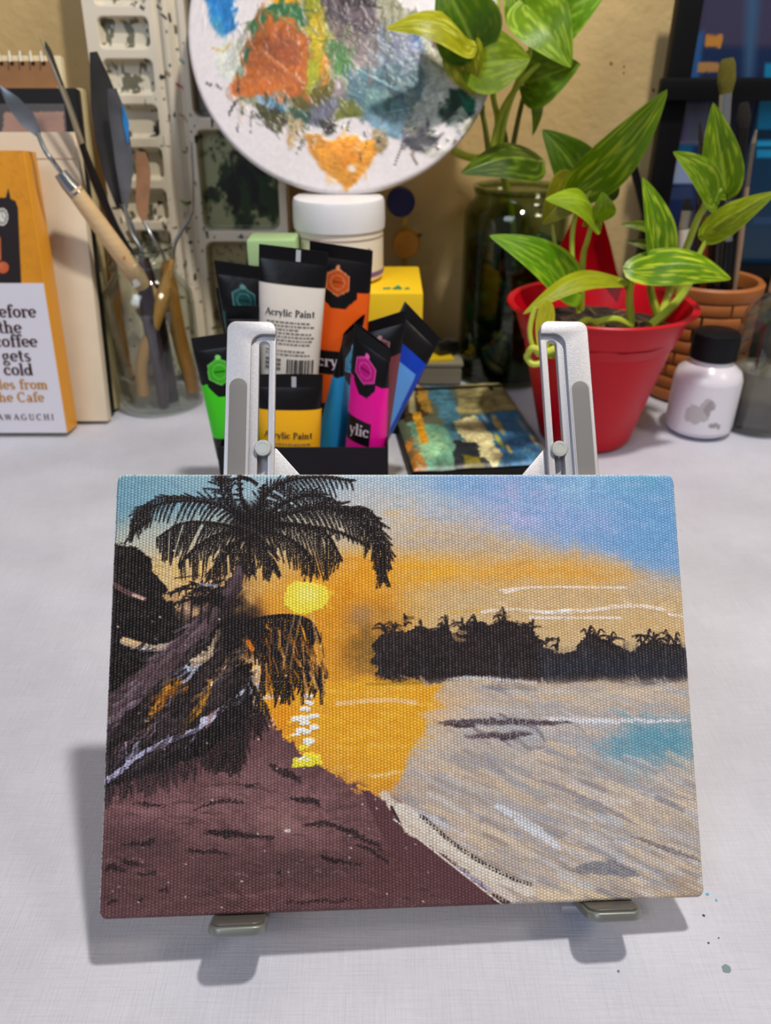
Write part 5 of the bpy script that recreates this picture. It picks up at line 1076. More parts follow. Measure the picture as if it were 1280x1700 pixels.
mb.build('green_mark', mat('green_ink', (30, 150, 110), rough=.5), yb, smooth=False)
wjx = P(564, 400, .645).x
wj = thing('white_jar', 'white plastic jar with ribbed screw lid on the yellow carton', 'jar', T(wjx, .645, zY + .056 + .0008))
MB().lathe([(0, 0), (.031, 0), (.0345, .003), (.0345, .038), (.033, .042), (.030, .044), (0, .044)], 56).build('jar_body', mat('milky_plastic', (232, 220, 200), rough=.3), wj)
zl = bot.z - zY - .056 - .0011
mb = MB(); vs = []; n = 144; prof = [(0, zl - .001), (.0325, zl - .001), (.0345, zl - .002), (.0352, zl - .0045), (.0356, .044), (.0356, .039), (.034, .039)]
for j, (r, z) in enumerate(prof):
    for k in range(n): rr2 = r + (.0004 if (k % 2 and j in (3, 4)) else 0); a = 2 * math.pi * k / n; vs.append((rr2 * math.cos(a), rr2 * math.sin(a), z))
mb.add(vs, [(j * n + k, j * n + (k + 1) % n, (j + 1) * n + (k + 1) % n, (j + 1) * n + k) for j in range(len(prof) - 1) for k in range(n)]); mb.build('lid', mat('lid_white', (236, 234, 236), rough=.35), wj)
MB().lathe([(.0349, .0050), (.0349, .0085)], 56).build('purple_band', mat('purple_print', (120, 84, 150), rough=.4), wj); MB().lathe([(.0349, .0335), (.0349, .0342)], 56).build('top_line', mat('mauve_print', (150, 110, 110), rough=.4), wj)
mb = MB()
def cyl(x, y, r=.0351): a = -math.pi / 2 + x / r; return Vector((r * math.cos(a), r * math.sin(a), y))
for i in range(16):
    a, b2 = 2 * math.pi * i / 16, 2 * math.pi * (i + 1) / 16; f = lambda t, k: cyl(.026 + .0022 * k * math.cos(t), .022 + .0055 * k * math.sin(t)); mb.add([f(a, 1), f(b2, 1), f(b2, .72), f(a, .72)], [(0, 1, 2, 3)])
mb.build('printed_zero', mat('grey_print_b', (110, 104, 100), rough=.5), wj, smooth=False)
# strip of small paint pots standing against the wall
ps = thing('paint_pot_strip', 'strip of round paint pots with blue and amber lids by the white jar', 'paint pots', T(P(668, 350, .735).x, .735, 0))
tl = Matrix.Rotation(math.radians(78), 3, 'X')
for k, (z, c, dx) in enumerate(((.1595, (14, 18, 84), -.0015), (.124, (190, 130, 22), .0035), (.089, (150, 30, 30), .004), (.054, (40, 120, 60), .004), (.0185, (220, 215, 205), .004))):
    mm = Matrix.Rotation(math.radians(84), 3, 'X')
    MB().lathe([(0, .010), (.0108, .010), (.0120, .0088), (.0120, .002), (.0125, .0015), (.0125, -.012), (.010, -.018), (0, -.018)], 36, (dx, 0, z), mm).build('pot', mat('lid_%d' % k, c, rough=.35), ps)
MB().box((.0025, .002, .089), (.005, .0018, .15)).build('joining_strip', mat('amber_plastic', (170, 140, 50), rough=.3), ps)
# pale green container
gq0 = P(408, 395, .60); gq1 = P(490, 395, .60); gz = P(440, 404, .60).z
gb = thing('green_container', 'pale green plastic container behind the teal tube', 'container', T((gq0.x + gq1.x) / 2, .615, .0003))
gm = mat('mint_plastic', (158, 192, 130), rough=.3); MB().box((0, 0, gz * .45), (gq1.x - gq0.x - .003, .028, gz * .9), bev=.003).build('body', gm, gb); MB().box((0, 0, gz * .95), (gq1.x - gq0.x, .030, gz * .1 + .004), bev=.002).build('lid', mat('mint_lid', (176, 208, 148), rough=.3), gb)
# grey case with yellow lid corner
c0 = G(695, 640); c1 = G(766, 640)
gc = thing('grey_case', 'small translucent grey case with yellow paper inside beside the pebble jar', 'case', T((c0.x + c1.x) / 2, c0.y + .024, .0003))
gw = c1.x - c0.x; MB().box((0, 0, .009), (gw, .045, .018), bev=.002).build('case_body', mat('grey_clear', (132, 126, 108), rough=.3), gc); MB().box((0, 0, .0195), (gw + .002, .047, .0035), bev=.001).build('case_rim', mat('grey_rim', (150, 144, 124), rough=.3), gc)
MB().box((-.004, -.002, .0225), (gw * .72, .034, .002), Matrix.Rotation(.15, 3, 'Z')).build('yellow_paper', mat('yellow_paper_m', (232, 196, 30), rough=.5), gc)
# a black clip lying on it
kc = thing('black_clip', 'small black clip lying on the grey case', 'clip', T((c0.x + c1.x) / 2 + .006, c0.y + .026, .0237)); MB().box((0, 0, .006), (.022, .016, .011), Matrix.Rotation(.5, 3, 'Z'), bev=.002).build('clip_body', mat('clip_black', (20, 20, 20), rough=.3), kc); MB().tube([(-.008, -.008, .011), (.0, -.010, .017), (.010, -.006, .014)], .0008, 6).build('clip_wire', steel, kc)

# ---- picture pouch lying flat: abstract colour patches stand in for its artwork
zp = .013
TL, TR, RB = G(672, 640, zp), G(862, 632, zp), G(903, 742, zp); LB = G(688, 790, zp)
ey = (TL - LB).normalized(); pf = Fr((TL + TR) / 2 - ey * .165, TR - TL, ey)
wpu = (TR - TL).length; hpu = .165
pu = thing('pouch', 'flat zipped pouch printed with blue and yellow colour patches lying by the red pot', 'pouch', Matrix.Translation((0, 0, 0)) @ pf.m)
E = Art(-wpu / 2, 0, wpu / 2, hpu, 220, 330, lambda a, b: pf.px(a, b)); E.fill((96, 104, 84))
PA = lambda pts, c, **k: E.poly(pts, c, **{**dict(rag=.0018, vary=.3), **k})
PA([(760, 640), (870, 632), (885, 680), (760, 690)], (150, 140, 92)); PA([(705, 640), (745, 640), (775, 720), (790, 790), (755, 790), (735, 700)], (70, 120, 140)); PA([(655, 640), (705, 640), (715, 690), (670, 700)], (74, 56, 34))
PA([(680, 700), (740, 705), (770, 780), (690, 800)], (112, 168, 140)); PA([(690, 720), (720, 715), (745, 745), (700, 770)], (150, 196, 150), al=.7); PA([(755, 700), (790, 690), (830, 740), (850, 790), (790, 790), (770, 730)], (200, 190, 140)); PA([(755, 730), (790, 735), (800, 760), (830, 775), (800, 800), (752, 790)], (34, 40, 48)); PA([(770, 755), (800, 760), (806, 790), (775, 790)], (110, 100, 30))
PA([(790, 690), (860, 680), (900, 740), (880, 800), (850, 790), (820, 730)], (48, 96, 134)); PA([(830, 760), (870, 740), (900, 760), (890, 800), (850, 800)], (60, 120, 160), al=.8); PA([(690, 640), (708, 645), (720, 688), (700, 680)], (200, 150, 60), al=.8); PA([(675, 640), (688, 640), (690, 690), (674, 680)], (190, 180, 130), al=.9, rag=.0008)
for (x, y, r, c) in ((826, 704, 17, (206, 196, 130)), (826, 704, 7, (226, 140, 40)), (828, 731, 12, (206, 200, 70)), (845, 746, 8, (240, 190, 50)), (805, 695, 10, (130, 176, 196)), (866, 706, 12, (120, 140, 130)), (885, 730, 10, (180, 160, 90)), (856, 668, 10, (170, 110, 70)), (800, 784, 10, (220, 150, 30))): E.blob(x, y, r, r, c, .95, p=5, nz=.4)
PA([(684, 685), (698, 683), (712, 735), (698, 738)], (222, 160, 40), rag=.0004); PA([(672, 730), (690, 726), (712, 780), (690, 790)], (190, 120, 40), dry=.3)
for y in (660, 668, 686): E.stroke([(700, y + 6), (780, y), (880, y - 6)], 4, (52, 34, 24), .85, rag=.0006)
for k in range(60): x, y = R.uniform(670, 890), R.uniform(640, 790); E.stroke([(x, y), (x + R.uniform(-9, 9), y + R.uniform(-8, 8))], 4, R.choice([(30, 34, 36), (60, 90, 110), (160, 150, 100), (190, 130, 50), (110, 150, 150)]), .6)
n_ = E.n5 * 1.0; ed = np.minimum.reduce([E.X + wpu / 2, wpu / 2 - E.X, hpu - E.Y, E.Y]); Zp = .0006 * E.n1 + .001 * E.n5 - .003 * np.clip(1 - ed / .006, 0, 1) ** 2
gridobj('printed_face', E.X, E.Y, Zp, np.clip(E.c, 8, 255), mat('pouch_print', attr=True, rough=.4), pu)
MB().box((0, hpu / 2, -zp / 2 - .0015), (wpu, hpu, zp - .0045), bev=.003).build('pouch_body', mat('pouch_black', (30, 28, 26), rough=.6, spec=.15), pu)
MB().tube([(-wpu / 2 + .004, hpu - .014, .001), (0, hpu - .0145, .0014), (wpu / 2 - .004, hpu - .014, .001)], .0012, 6).build('zip', mat('zip_dark', (44, 30, 24), rough=.5), pu)
MB().box((wpu * .36, hpu - .019, .0018), (.003, .010, .001), bev=.0004).build('zip_pull', MATS['zip_dark'], pu)

#@@PLANTS
# ================================================================== plants
def leaf_mat(name):
    return mat(name, attr=True, rough=.36, spec=.32, bump=.0002, bscale=500)
LM = leaf_mat('leaf_skin')
nt = LM.node_tree; bs = nt.nodes['Principled BSDF']   # a little light comes through the blade
tr_ = nt.nodes.new('ShaderNodeBsdfTranslucent'); mxs = nt.nodes.new('ShaderNodeMixShader'); mxs.inputs[0].default_value = .25
at = [n for n in nt.nodes if n.type == 'ATTRIBUTE'][0]; nt.links.new(at.outputs['Color'], tr_.inputs[0])
nt.links.new(bs.outputs[0], mxs.inputs[1]); nt.links.new(tr_.outputs[0], mxs.inputs[2]); nt.links.new(mxs.outputs[0], nt.nodes['Material Output'].inputs[0])
SM = mat('stem_skin', (172, 190, 58), rough=.4, vary=.15, vscale=60); SMd = mat('stem_dark', (116, 124, 46), rough=.5, vary=.2, vscale=60)
def leaf(parent, bpx, tpx, Yb_, Yt_, width, nh=(0, -1, .5), bend=.12, fold=.35, col=(98, 156, 36), hi=(196, 214, 70), var=.35, seed=0, lobe=.10, wave=.0, peak=.62, twist=0.0):
    B0, T0 = P(*bpx, Yb_), P(*tpx, Yt_); rs = random.Random(seed); ax = T0 - B0; L = ax.length; ax.normalize(); width = width * .84; col = (col[0] * 1.06, col[1] * .97, col[2] * .55)
    nh = Vector(nh); nh = (nh - ax * nh.dot(ax)).normalized(); sd = ax.cross(nh).normalized()
    nt_, ns = 36, 25; X = np.zeros((nt_, ns, 3)); Cc = np.zeros((nt_, ns, 3)); off = Vector((rs.random() * 50, rs.random() * 50, 0)); hw_ = width / 2
    for i in range(nt_):
        t = i / (nt_ - 1); prof = (math.sin(math.pi * min(1, t ** peak)) ** .72) if 0 < t < 1 else 0
        prof = max(prof * (1 - .25 * t), 0) * 1.06; ww = hw_ * (prof + .03 * (1 - t)); c = B0 + ax * (L * t) + nh * (bend * L * math.sin(math.pi * t) * 1.0)
        sdt = (Matrix.Rotation(twist * (t - .5), 3, ax) @ sd) if twist else sd
        for j in range(ns):
            s = -1 + 2 * j / (ns - 1); back = -lobe * L * (s * s) * (1 - t) ** 3
            fo = fold * abs(s) * ww; wv_ = wave * math.sin(t * 9 + s * 2) * abs(s) * ww
            p = c + sdt * (s * ww) + ax * back + nh * (fo + wv_)
            X[i, j] = p
            vein = abs(math.sin((t * 9 - abs(s) * 2.2) * math.pi)); n = mnoise.noise(Vector((t * 2.2 + abs(s) * -.6, s * 5, 0)) * 1.6 + off) + .6 * mnoise.noise(Vector((t * 7 - abs(s) * 2, s * 11, 3)) + off)
            k = max(0, min(1, (n - .08) * 3.4)) * min(1, var * 1.35); base = np.array(col, float) * .93 * (1 + .12 * mnoise.noise(Vector((t * 5, s * 5, 7)) + off) - .06 * (vein < .25))
            cc_ = base * (1 - k) + np.array(hi) * k
            if abs(s) < .06: cc_ = cc_ * .5 + np.array((176, 198, 90)) * .5
            if abs(s) > .93: cc_ = cc_ * .7 + np.array((190, 205, 80)) * .3
            Cc[i, j] = cc_
    return gridobj('leaf', X[..., 0], X[..., 1], X[..., 2], np.clip(Cc, 4, 255), LM, parent)
def stem(parent, pts, r, m=SM):
    q = bez([P(*p[:2], p[2]) for p in pts], 24); n = len(q)
    r0, r1 = r if isinstance(r, tuple) else (r, r)
    return MB().tube(q, [r0 + (r1 - r0) * i / (n - 1) for i in range(n)], 8).build('stem', m, parent)
# --- jar with pebbles
PJ = G(846, 640); pjx = P(846, 500, .735).x; PJY = .735; pr_ = .046
pj = thing('pebble_jar', 'tall dark glass jar filled with pebbles holding the left pothos cutting', 'jar', T(pjx, PJY, .0004))
zn = P(846, 345, PJY).z; zt_ = P(846, 308, PJY).z
pg = glass('green_glass', (214, 222, 198), 1.6)
MB().lathe([(0, 0), (.040, 0), (.045, .003), (pr_, .010), (pr_, zn - .004), (.043, zn + .002), (.0385, zn + .006), (.037, zn + .010), (.0385, zn + .013), (.037, zn + .016), (.037, zt_ - .006), (.0395, zt_ - .003), (.0395, zt_), (.036, zt_), (.0345, zn + .008), (.0405, zn), (.0435, zn - .006), (.0435, .010), (.038, .005), (0, .005)], 56).build('jar_glass', pg, pj)
MB().lathe([(0, .006), (.0425, .006), (.0432, .012), (.0432, zn - .030), (0, zn - .030)], 40).build('water', glass('jar_water', (176, 184, 150), .6), pj)
cols = [(36, 70, 58, 'dark green'), (120, 108, 50, 'mustard'), (40, 60, 90, 'dark blue'), (110, 112, 96, 'grey'), (30, 120, 90, 'teal'), (60, 60, 56, 'charcoal')]
pm = []
for k in range(len(cols)):
    bm = bmesh.new(); bmesh.ops.create_icosphere(bm, subdivisions=2, radius=1.0)
    for v in bm.verts: v.co *= 1 + .18 * mnoise.noise(v.co * 1.1 + Vector((k * 5, 0, 0)))
    me = bpy.data.meshes.new('pebble'); bm.to_mesh(me); bm.free(); me.polygons.foreach_set('use_smooth', [True] * len(me.polygons)); me.materials.append(mat('pebble_%d' % k, cols[k][:3], rough=.35, vary=.15, vscale=1.5)); pm.append(me)
zz = .013; n_p = 0
while zz < .130:
    ring = [(0, 0)] + [(.026 * math.cos(a + zz * 77), .026 * math.sin(a + zz * 77)) for a in [i * 2 * math.pi / 8 for i in range(8)]]
    for (dx, dy) in ring:
        if dy > .018: continue
        k = R.randrange(len(cols)) if zz < .10 else R.choice((0, 1, 2, 4))
        o = bpy.data.objects.new('pebble', pm[k]); COL.objects.link(o); s = R.uniform(.0085, .0105)
        o.location = (pjx + dx * R.uniform(.95, 1.08), PJY + dy, zz + R.uniform(-.001, .001)); o.scale = (s * 1.12, s, s * .76); o.rotation_euler = (R.uniform(-.3, .3), R.uniform(-.3, .3), R.uniform(0, 3))
        ordn = ('lowest', 'second', 'third', 'fourth', 'fifth', 'sixth', 'seventh', 'topmost')[min(7, int((zz - .012) / .0162))]
        ang_ = math.degrees(math.atan2(o.location.y - PJY, o.location.x - pjx)) % 360 if (dx or dy) else -1
        pos = 'in the middle' if ang_ < 0 else ('at the right side', 'at the back right', 'at the back', 'at the back left', 'at the left side', 'at the front left', 'at the front', 'at the front right')[int((ang_ + 22.5) / 45) % 8]
        tag(o, '%s pebble %s of the %s layer in the tall jar' % (cols[k][3], pos, ordn), 'pebble', 'pebbles in the tall jar'); n_p += 1
    zz += .0162
DG = (70, 118, 22); MG = (98, 150, 30); YG = (168, 184, 44)
jp = thing('pothos_cutting', 'leafy pothos cutting growing out of the tall pebble jar', 'plant', Matrix.Identity(4))
Y1 = PJY
stem(jp, [(747, 246, Y1 - .03), (765, 256, Y1 - .03), (785, 262, Y1 - .025), (815, 264, Y1 - .02), (838, 300, Y1), (852, 380, Y1), (846, 470, Y1)], (.0034, .0026))
stem(jp, [(818, 262, Y1 - .02), (822, 225, Y1 - .022), (838, 175, Y1 - .025), (875, 125, Y1 - .03), (908, 96, Y1 - .03)], (.0028, .0020))
stem(jp, [(812, 260, Y1 - .018), (806, 215, Y1 - .03), (800, 180, Y1 - .035), (800, 128, Y1 - .058)], (.0024, .0018), SMd)
stem(jp, [(820, 250, Y1 - .02), (826, 200, Y1 - .02), (818, 150, Y1 - .02), (822, 60, Y1 - .02), (828, -30, Y1 - .02)], (.0026, .002))
stem(jp, [(828, 255, Y1 - .015), (840, 190, Y1 - .02), (862, 130, Y1 - .025), (882, 80, Y1 - .03), (876, 20, Y1 - .03)], (.0026, .0022))
stem(jp, [(850, 250, Y1), (862, 190, Y1 - .01), (872, 150, Y1 - .02), (874, 138, Y1 - .02)], (.0024, .0016), SMd)
stem(jp, [(842, 252, Y1 - .01), (838, 225, Y1 - .01), (832, 200, Y1 - .01)], .0022, SMd); stem(jp, [(802, 180, Y1 - .03), (790, 130, Y1 - .05), (778, 78, Y1 - .068)], (.0018, .0014))
stem(jp, [(792, 150, Y1 - .03), (786, 120, Y1 - .045), (774, 72, Y1 - .056)], (.0016, .0014))
leaf(jp, (790, 84), (730, -40), Y1 - .062, Y1 - .066, .060, col=DG, hi=(130, 150, 30), seed=21, fold=.2, nh=(0, -1, .1))
leaf(jp, (779, 76), (640, 48), Y1 - .070, Y1 - .085, .036, col=YG, hi=(214, 214, 90), var=.8, seed=22, fold=-.25, nh=(.1, -1, .9), bend=.22)
leaf(jp, (770, 70), (788, 158), Y1 - .056, Y1 - .06, .040, col=(150, 170, 30), hi=(200, 200, 70), var=.7, seed=23, fold=.3, nh=(-.6, -1, .2), bend=.1)
leaf(jp, (776, 112), (880, 98), Y1 - .060, Y1 - .065, .054, col=(112, 152, 24), hi=(190, 200, 60), seed=24, fold=.12, nh=(0, -1, .3), bend=.1, lobe=.12, peak=.8)
leaf(jp, (914, 44), (1006, -14), Y1 - .03, Y1 - .05, .052, col=(104, 168, 50), hi=(190, 220, 90), var=.5, seed=25, fold=.2, nh=(.1, -1, .5))
leaf(jp, (882, -2), (848, 52), Y1 - .035, Y1 - .05, .040, col=(130, 170, 60), hi=(180, 216, 100), var=.6, seed=31, fold=.2, nh=(-.4, -1, .5)) if False else None
leaf(jp, (872, 8), (948, 112), Y1 - .035, Y1 - .06, .052, col=(112, 166, 34), hi=(186, 214, 80), var=.6, seed=26, fold=.3, nh=(-.2, -1, .4), bend=.14)
leaf(jp, (870, 140), (963, 106), Y1 - .02, Y1 - .04, .050, col=(92, 142, 22), hi=(160, 190, 50), seed=27, fold=.3, nh=(.2, -1, .2), bend=.08)
leaf(jp, (880, 150), (884, 226), Y1 - .012, Y1 - .02, .018, col=(86, 130, 22), hi=(140, 170, 40), seed=28, fold=.4, nh=(.7, -1, 0))
leaf(jp, (892, 268), (765, 288), Y1 - .03, Y1 - .065, .046, col=(58, 92, 16), hi=(130, 160, 40), var=.5, seed=29, fold=-.3, nh=(0, -1, .9), bend=.14)
leaf(jp, (866, 40), (840, -30), Y1 - .03, Y1 - .03, .03, col=MG, seed=30, fold=.2)
# --- red pot
PY = .590; potx = P(999, 500, PY).x; zr = .1105
rp_m = mat('red_plastic', (200, 0, 26), rough=.38, spec=.3, vary=.04, vscale=20)
pot = thing('red_pot', 'red plastic flowerpot holding pothos and soil', 'flowerpot', T(potx, PY, .0004))
r0, r1 = .0365, .0665
zc = zr - .028
rc = r0 + (r1 - .004 - r0) * (zc / zr)
MB().lathe([(0, 0), (r0 - .003, 0), (r0, .003), (rc, zc - .001), (rc + .0012, zc), (r1 - .0010, zr - .004), (r1 + .0035, zr - .003), (r1 + .0042, zr - .001), (r1 + .003, zr), (r1 - .001, zr - .001), (r1 - .003, zr - .006), (rc - .0025, zc), (r0 - .002, .004), (0, .004)], 96).build('pot_body', rp_m, pot)
# scooped handle rising from the back rim
hb = []
for i in range(11):
    u_ = i / 10 - .5; a = math.radians(88) + u_ * -1.0; hh3 = .062 * math.cos(u_ * math.pi) ** 1.3
    p0 = Vector((r1 * math.cos(a), r1 * math.sin(a), zr - .002)); hb.append((p0, p0 + Vector((-.006, -.010, hh3))))
mb = MB(); vs = [];
for p0, p1 in hb: vs += [p0, (p0 + p1) / 2 + Vector((0, .004, 0)), p1, p1 + Vector((0, .003, 0)), (p0 + p1) / 2 + Vector((0, .0075, 0)), p0 + Vector((0, .003, 0))]
fs = [(i * 6 + k, (i + 1) * 6 + k, (i + 1) * 6 + (k + 1) % 6, i * 6 + (k + 1) % 6) for i in range(10) for k in range(6)]; mb.add(vs, fs); mb.build('hanging_tab', rp_m, pot)
nx = 60; rs_, as_ = np.meshgrid(np.linspace(0, r1 - .0065, nx), np.linspace(0, 2 * np.pi, 90)); Zs = zr - .020 + .003 * (vnoise(90, nx, 6) - .5) + .0025 * (vnoise(90, nx, 2.5) - .5)
Zs[-1] = Zs[0]
cs_ = np.array((52, 42, 30)) * (1 + 1.2 * (vnoise(90, nx, 2.2) - .5))[..., None]
so = gridobj('soil', rs_ * np.cos(as_), rs_ * np.sin(as_), Zs, cs_, mat('soil_m', attr=True, rough=.95, bump=.003, bscale=260), pot); so['kind'] = 'stuff'
mb = MB()
for k in range(26):   # dry root fibres over the soil
    a = R.uniform(0, 6.28); rr3 = R.uniform(.01, .042); a2 = R.uniform(0, 6.28); p = Vector((rr3 * math.cos(a), rr3 * math.sin(a), zr - .0165)); l_ = R.uniform(.012, .03)
    mb.tube(bez([p, p + Vector((math.cos(a2), math.sin(a2), .25)) * l_ * .5 * .8, p + Vector((math.cos(a2 + .5) * l_ * .8, math.sin(a2 + .5) * l_ * .8, 0))], 6), .0004, 4)
ro = mb.build('root_fibres', mat('dry_root', (150, 128, 90), rough=.8), pot); ro['kind'] = 'stuff'
rpnt = thing('pothos_plant', 'variegated pothos with pointed leaves growing in the red flowerpot', 'plant', Matrix.Identity(4))
Y2 = PY
def S(*a, **k): return stem(rpnt, *a, **k)
def Lf(*a, **k): return leaf(rpnt, *a, **k)
S([(960, 520, Y2), (950, 430, Y2 + .01), (955, 360, Y2 + .015), (985, 310, Y2 + .01)], (.0020, .0016)); S([(965, 515, Y2 - .01), (968, 430, Y2 - .01), (975, 400, Y2 - .015), (985, 362, Y2 - .02)], (.0024, .0016)); S([(935, 470, Y2 + .01), (920, 400, Y2 + .01), (915, 360, Y2 + .01)], .0014, SMd)
S([(950, 505, Y2 - .02), (942, 480, Y2 - .03), (932, 470, Y2 - .035)], .0018); S([(990, 540, Y2 - .045), (975, 532, Y2 - .05), (960, 540, Y2 - .056)], .0026); S([(1050, 542, Y2 - .045), (1020, 530, Y2 - .045), (985, 537, Y2 - .045)], (.0022, .003))
S([(1048, 535, Y2 - .035), (1045, 490, Y2 - .035), (1052, 462, Y2 - .04), (1066, 446, Y2 - .045)], (.0030, .0018)); S([(1042, 480, Y2 - .03), (1034, 468, Y2 - .035), (1015, 470, Y2 - .04)], .0016)
S([(1092, 525, Y2 - .02), (1080, 480, Y2 - .02), (1082, 440, Y2 - .025), (1092, 428, Y2 - .03)], (.0030, .002)); S([(1080, 540, Y2 - .04), (1110, 515, Y2 - .035), (1135, 485, Y2 - .03), (1150, 455, Y2 - .03), (1155, 420, Y2 - .03)], (.0034, .0022))
S([(1096, 525, Y2 - .02), (1110, 490, Y2 + .0), (1122, 450, Y2), (1140, 410, Y2), (1160, 360, Y2 - .01), (1180, 332, Y2 - .01), (1196, 312, Y2 - .01)], (.0030, .0022)); S([(1125, 490, Y2 - .02), (1135, 450, Y2 - .02), (1150, 430, Y2 - .02)], .002)
S([(1148, 390, Y2 - .005), (1165, 350, Y2 - .012), (1174, 325, Y2 - .015)], .0018); S([(1150, 455, Y2 - .03), (1162, 420, Y2 - .03), (1178, 388, Y2 - .03)], (.002, .0015)); S([(1080, 445, Y2 - .03), (1090, 400, Y2 - .03), (1092, 425, Y2 - .03)], .0014)
Lf((952, 318), (1108, 148), Y2 + .015, Y2 - .02, .046, col=(96, 148, 22), hi=(190, 206, 50), var=.5, seed=41, fold=.35, nh=(.4, -1, .25), bend=.05, peak=.7)
Lf((965, 300), (900, 215), Y2 + .04, Y2 + .035, .044, col=(66, 104, 18), hi=(120, 150, 30), var=.3, seed=42, fold=.15, nh=(0, -1, .3), lobe=.25, peak=.5)
Lf((955, 300), (900, 372), Y2 + .02, Y2 + .01, .036, col=(110, 118, 20), hi=(150, 150, 30), var=.3, seed=43, fold=.2, nh=(0, -1, .2))
Lf((985, 364), (905, 331), Y2 - .02, Y2 - .05, .032, col=(140, 184, 44), hi=(176, 210, 70), var=.3, seed=44, fold=-.35, nh=(.2, -1, .9), bend=.22, lobe=.2)
Lf((985, 362), (1000, 318), Y2 - .018, Y2 - .03, .030, col=(126, 172, 40), hi=(170, 200, 60), var=.3, seed=45, fold=.3, nh=(.3, -1, .3), lobe=.2)
Lf((1006, 330), (1018, 282), Y2 + .03, Y2 + .03, .018, col=(52, 84, 16), hi=(90, 120, 30), var=.2, seed=46)
Lf((936, 470), (812, 391), Y2 - .035, Y2 - .055, .040, col=(92, 158, 22), hi=(180, 212, 50), var=.45, seed=47, fold=.12, nh=(.15, -1, .75), bend=.12, lobe=.28, peak=.52)
Lf((1028, 470), (868, 522), Y2 - .04, Y2 - .085, .024, col=(160, 184, 40), hi=(190, 200, 60), var=.3, seed=48, fold=-.4, nh=(-.1, -.6, 1), bend=.20, peak=.75)
Lf((905, 508), (900, 606), Y2 - .09, Y2 - .095, .016, col=(190, 206, 60), hi=(226, 214, 70), var=.6, seed=49, fold=.4, nh=(.3, -1, 0), bend=-.05)
S([(888, 510, Y2 - .088), (880, 545, Y2 - .09), (884, 572, Y2 - .092), (895, 590, Y2 - .092)], .0018, m=mat('stem_yellow', (196, 206, 70), rough=.4)); S([(874, 592, Y2 - .09), (884, 578, Y2 - .094), (905, 584, Y2 - .094), (928, 575, Y2 - .09)], .0022, m=MATS['stem_yellow']); S([(874, 592, Y2 - .09), (884, 604, Y2 - .094), (900, 602, Y2 - .094)], .0022, m=MATS['stem_yellow'])
Lf((918, 590), (922, 535), Y2 - .085, Y2 - .085, .016, col=(140, 180, 30), hi=(190, 206, 60), seed=50, fold=.2)
Lf((1094, 440), (1066, 294), Y2 - .03, Y2 - .03, .034, col=(92, 148, 28), hi=(190, 210, 60), var=.6, seed=51, fold=.3, nh=(.5, -1, .2), bend=.06, peak=.62)
Lf((1050, 447), (1214, 463), Y2 - .045, Y2 - .05, .034, col=(100, 160, 20), hi=(200, 216, 50), var=.8, seed=52, fold=-.3, nh=(0, -1, .9), bend=.20, peak=.72)
Lf((1180, 328), (1117, 252), Y2 - .015, Y2 - .03, .032, col=(96, 146, 24), hi=(200, 206, 90), var=.4, seed=53, fold=.2, nh=(.4, -1, .5), bend=.1, lobe=.2)
Lf((1205, 318), (1184, 170), Y2 - .010, Y2 - .0, .031, col=(88, 130, 20), hi=(170, 190, 40), var=.5, seed=54, fold=.3, nh=(-.3, -1, .1), bend=-.02, lobe=.1, twist=.6)
Lf((1170, 388), (1290, 318), Y2 - .03, Y2 - .05, .026, col=(120, 150, 28), hi=(176, 190, 60), var=.4, seed=55, fold=-.4, nh=(-.2, -1, .8), bend=.1)
Lf((1086, 382), (1030, 372), Y2 + .05, Y2 + .05, .010, col=(84, 120, 26), seed=56); Lf((1088, 412), (1040, 402), Y2 + .05, Y2 + .05, .010, col=(60, 80, 20), seed=57)

#@@RIGHT
# ================================================================== brick patterned brush holder
HX, HY, HR = P(1160, 560, .695).x, .695, .044
hz = P(1200, 462, HY).z
ho = thing('brush_holder', 'terracotta brush holder moulded as brickwork behind the red pot', 'brush holder', T(HX, HY, .0004))
terra = mat('terracotta', (176, 104, 50), rough=.5, vary=.1, vscale=60); mort = mat('mortar_brown', (84, 46, 26), rough=.8)
MB().lathe([(0, 0), (HR - .003, 0), (HR - .0025, .001), (HR - .0025, hz - .012), (HR - .006, hz - .012), (HR - .006, .004), (0, .004)], 64).build('cup', mort, ho)
MB().lathe([(HR - .006, hz - .013), (HR, hz - .0125), (HR + .001, hz - .010), (HR + .001, hz - .002), (HR - .001, hz), (HR - .005, hz - .001), (HR - .006, hz - .004), (HR - .006, hz - .013)], 64).build('rim', terra, ho)
rows = 8; bh = (hz - .013) / rows; nb = 8
bm = bmesh.new()
da = 2 * math.pi / nb * .94
vs = []
for i in range(6):
    a = -da / 2 + da * i / 5
    for (r, z) in ((HR - .003, .0006), (HR - .0006, .0006), (HR, .0014), (HR, bh - .0014), (HR - .0006, bh - .0006), (HR - .003, bh - .0006)): vs.append((r * math.cos(a), r * math.sin(a), z))
fs = [(i * 6 + k, (i + 1) * 6 + k, (i + 1) * 6 + k + 1, i * 6 + k + 1) for i in range(5) for k in range(5)] + [(0, 1, 2, 3, 4, 5), tuple(30 + k for k in (5, 4, 3, 2, 1, 0))]
bme = bpy.data.meshes.new('brick'); bme.from_pydata(vs, [], fs); b2 = bmesh.new(); b2.from_mesh(bme); bmesh.ops.recalc_face_normals(b2, faces=b2.faces); b2.to_mesh(bme); b2.free(); bme.materials.append(terra)
bme.polygons.foreach_set('use_smooth', [True] * len(bme.polygons)); bme.set_sharp_from_angle(angle=.7)
for r_ in range(rows):
    for k in range(nb):
        o = bpy.data.objects.new('brick', bme); COL.objects.link(o); o.parent = ho; o.location = (0, 0, bh * r_ + .0003); o.rotation_euler = (0, 0, 2 * math.pi * (k + (.5 if r_ % 2 else 0)) / nb + .13 * ((r_ * 7) % 3))
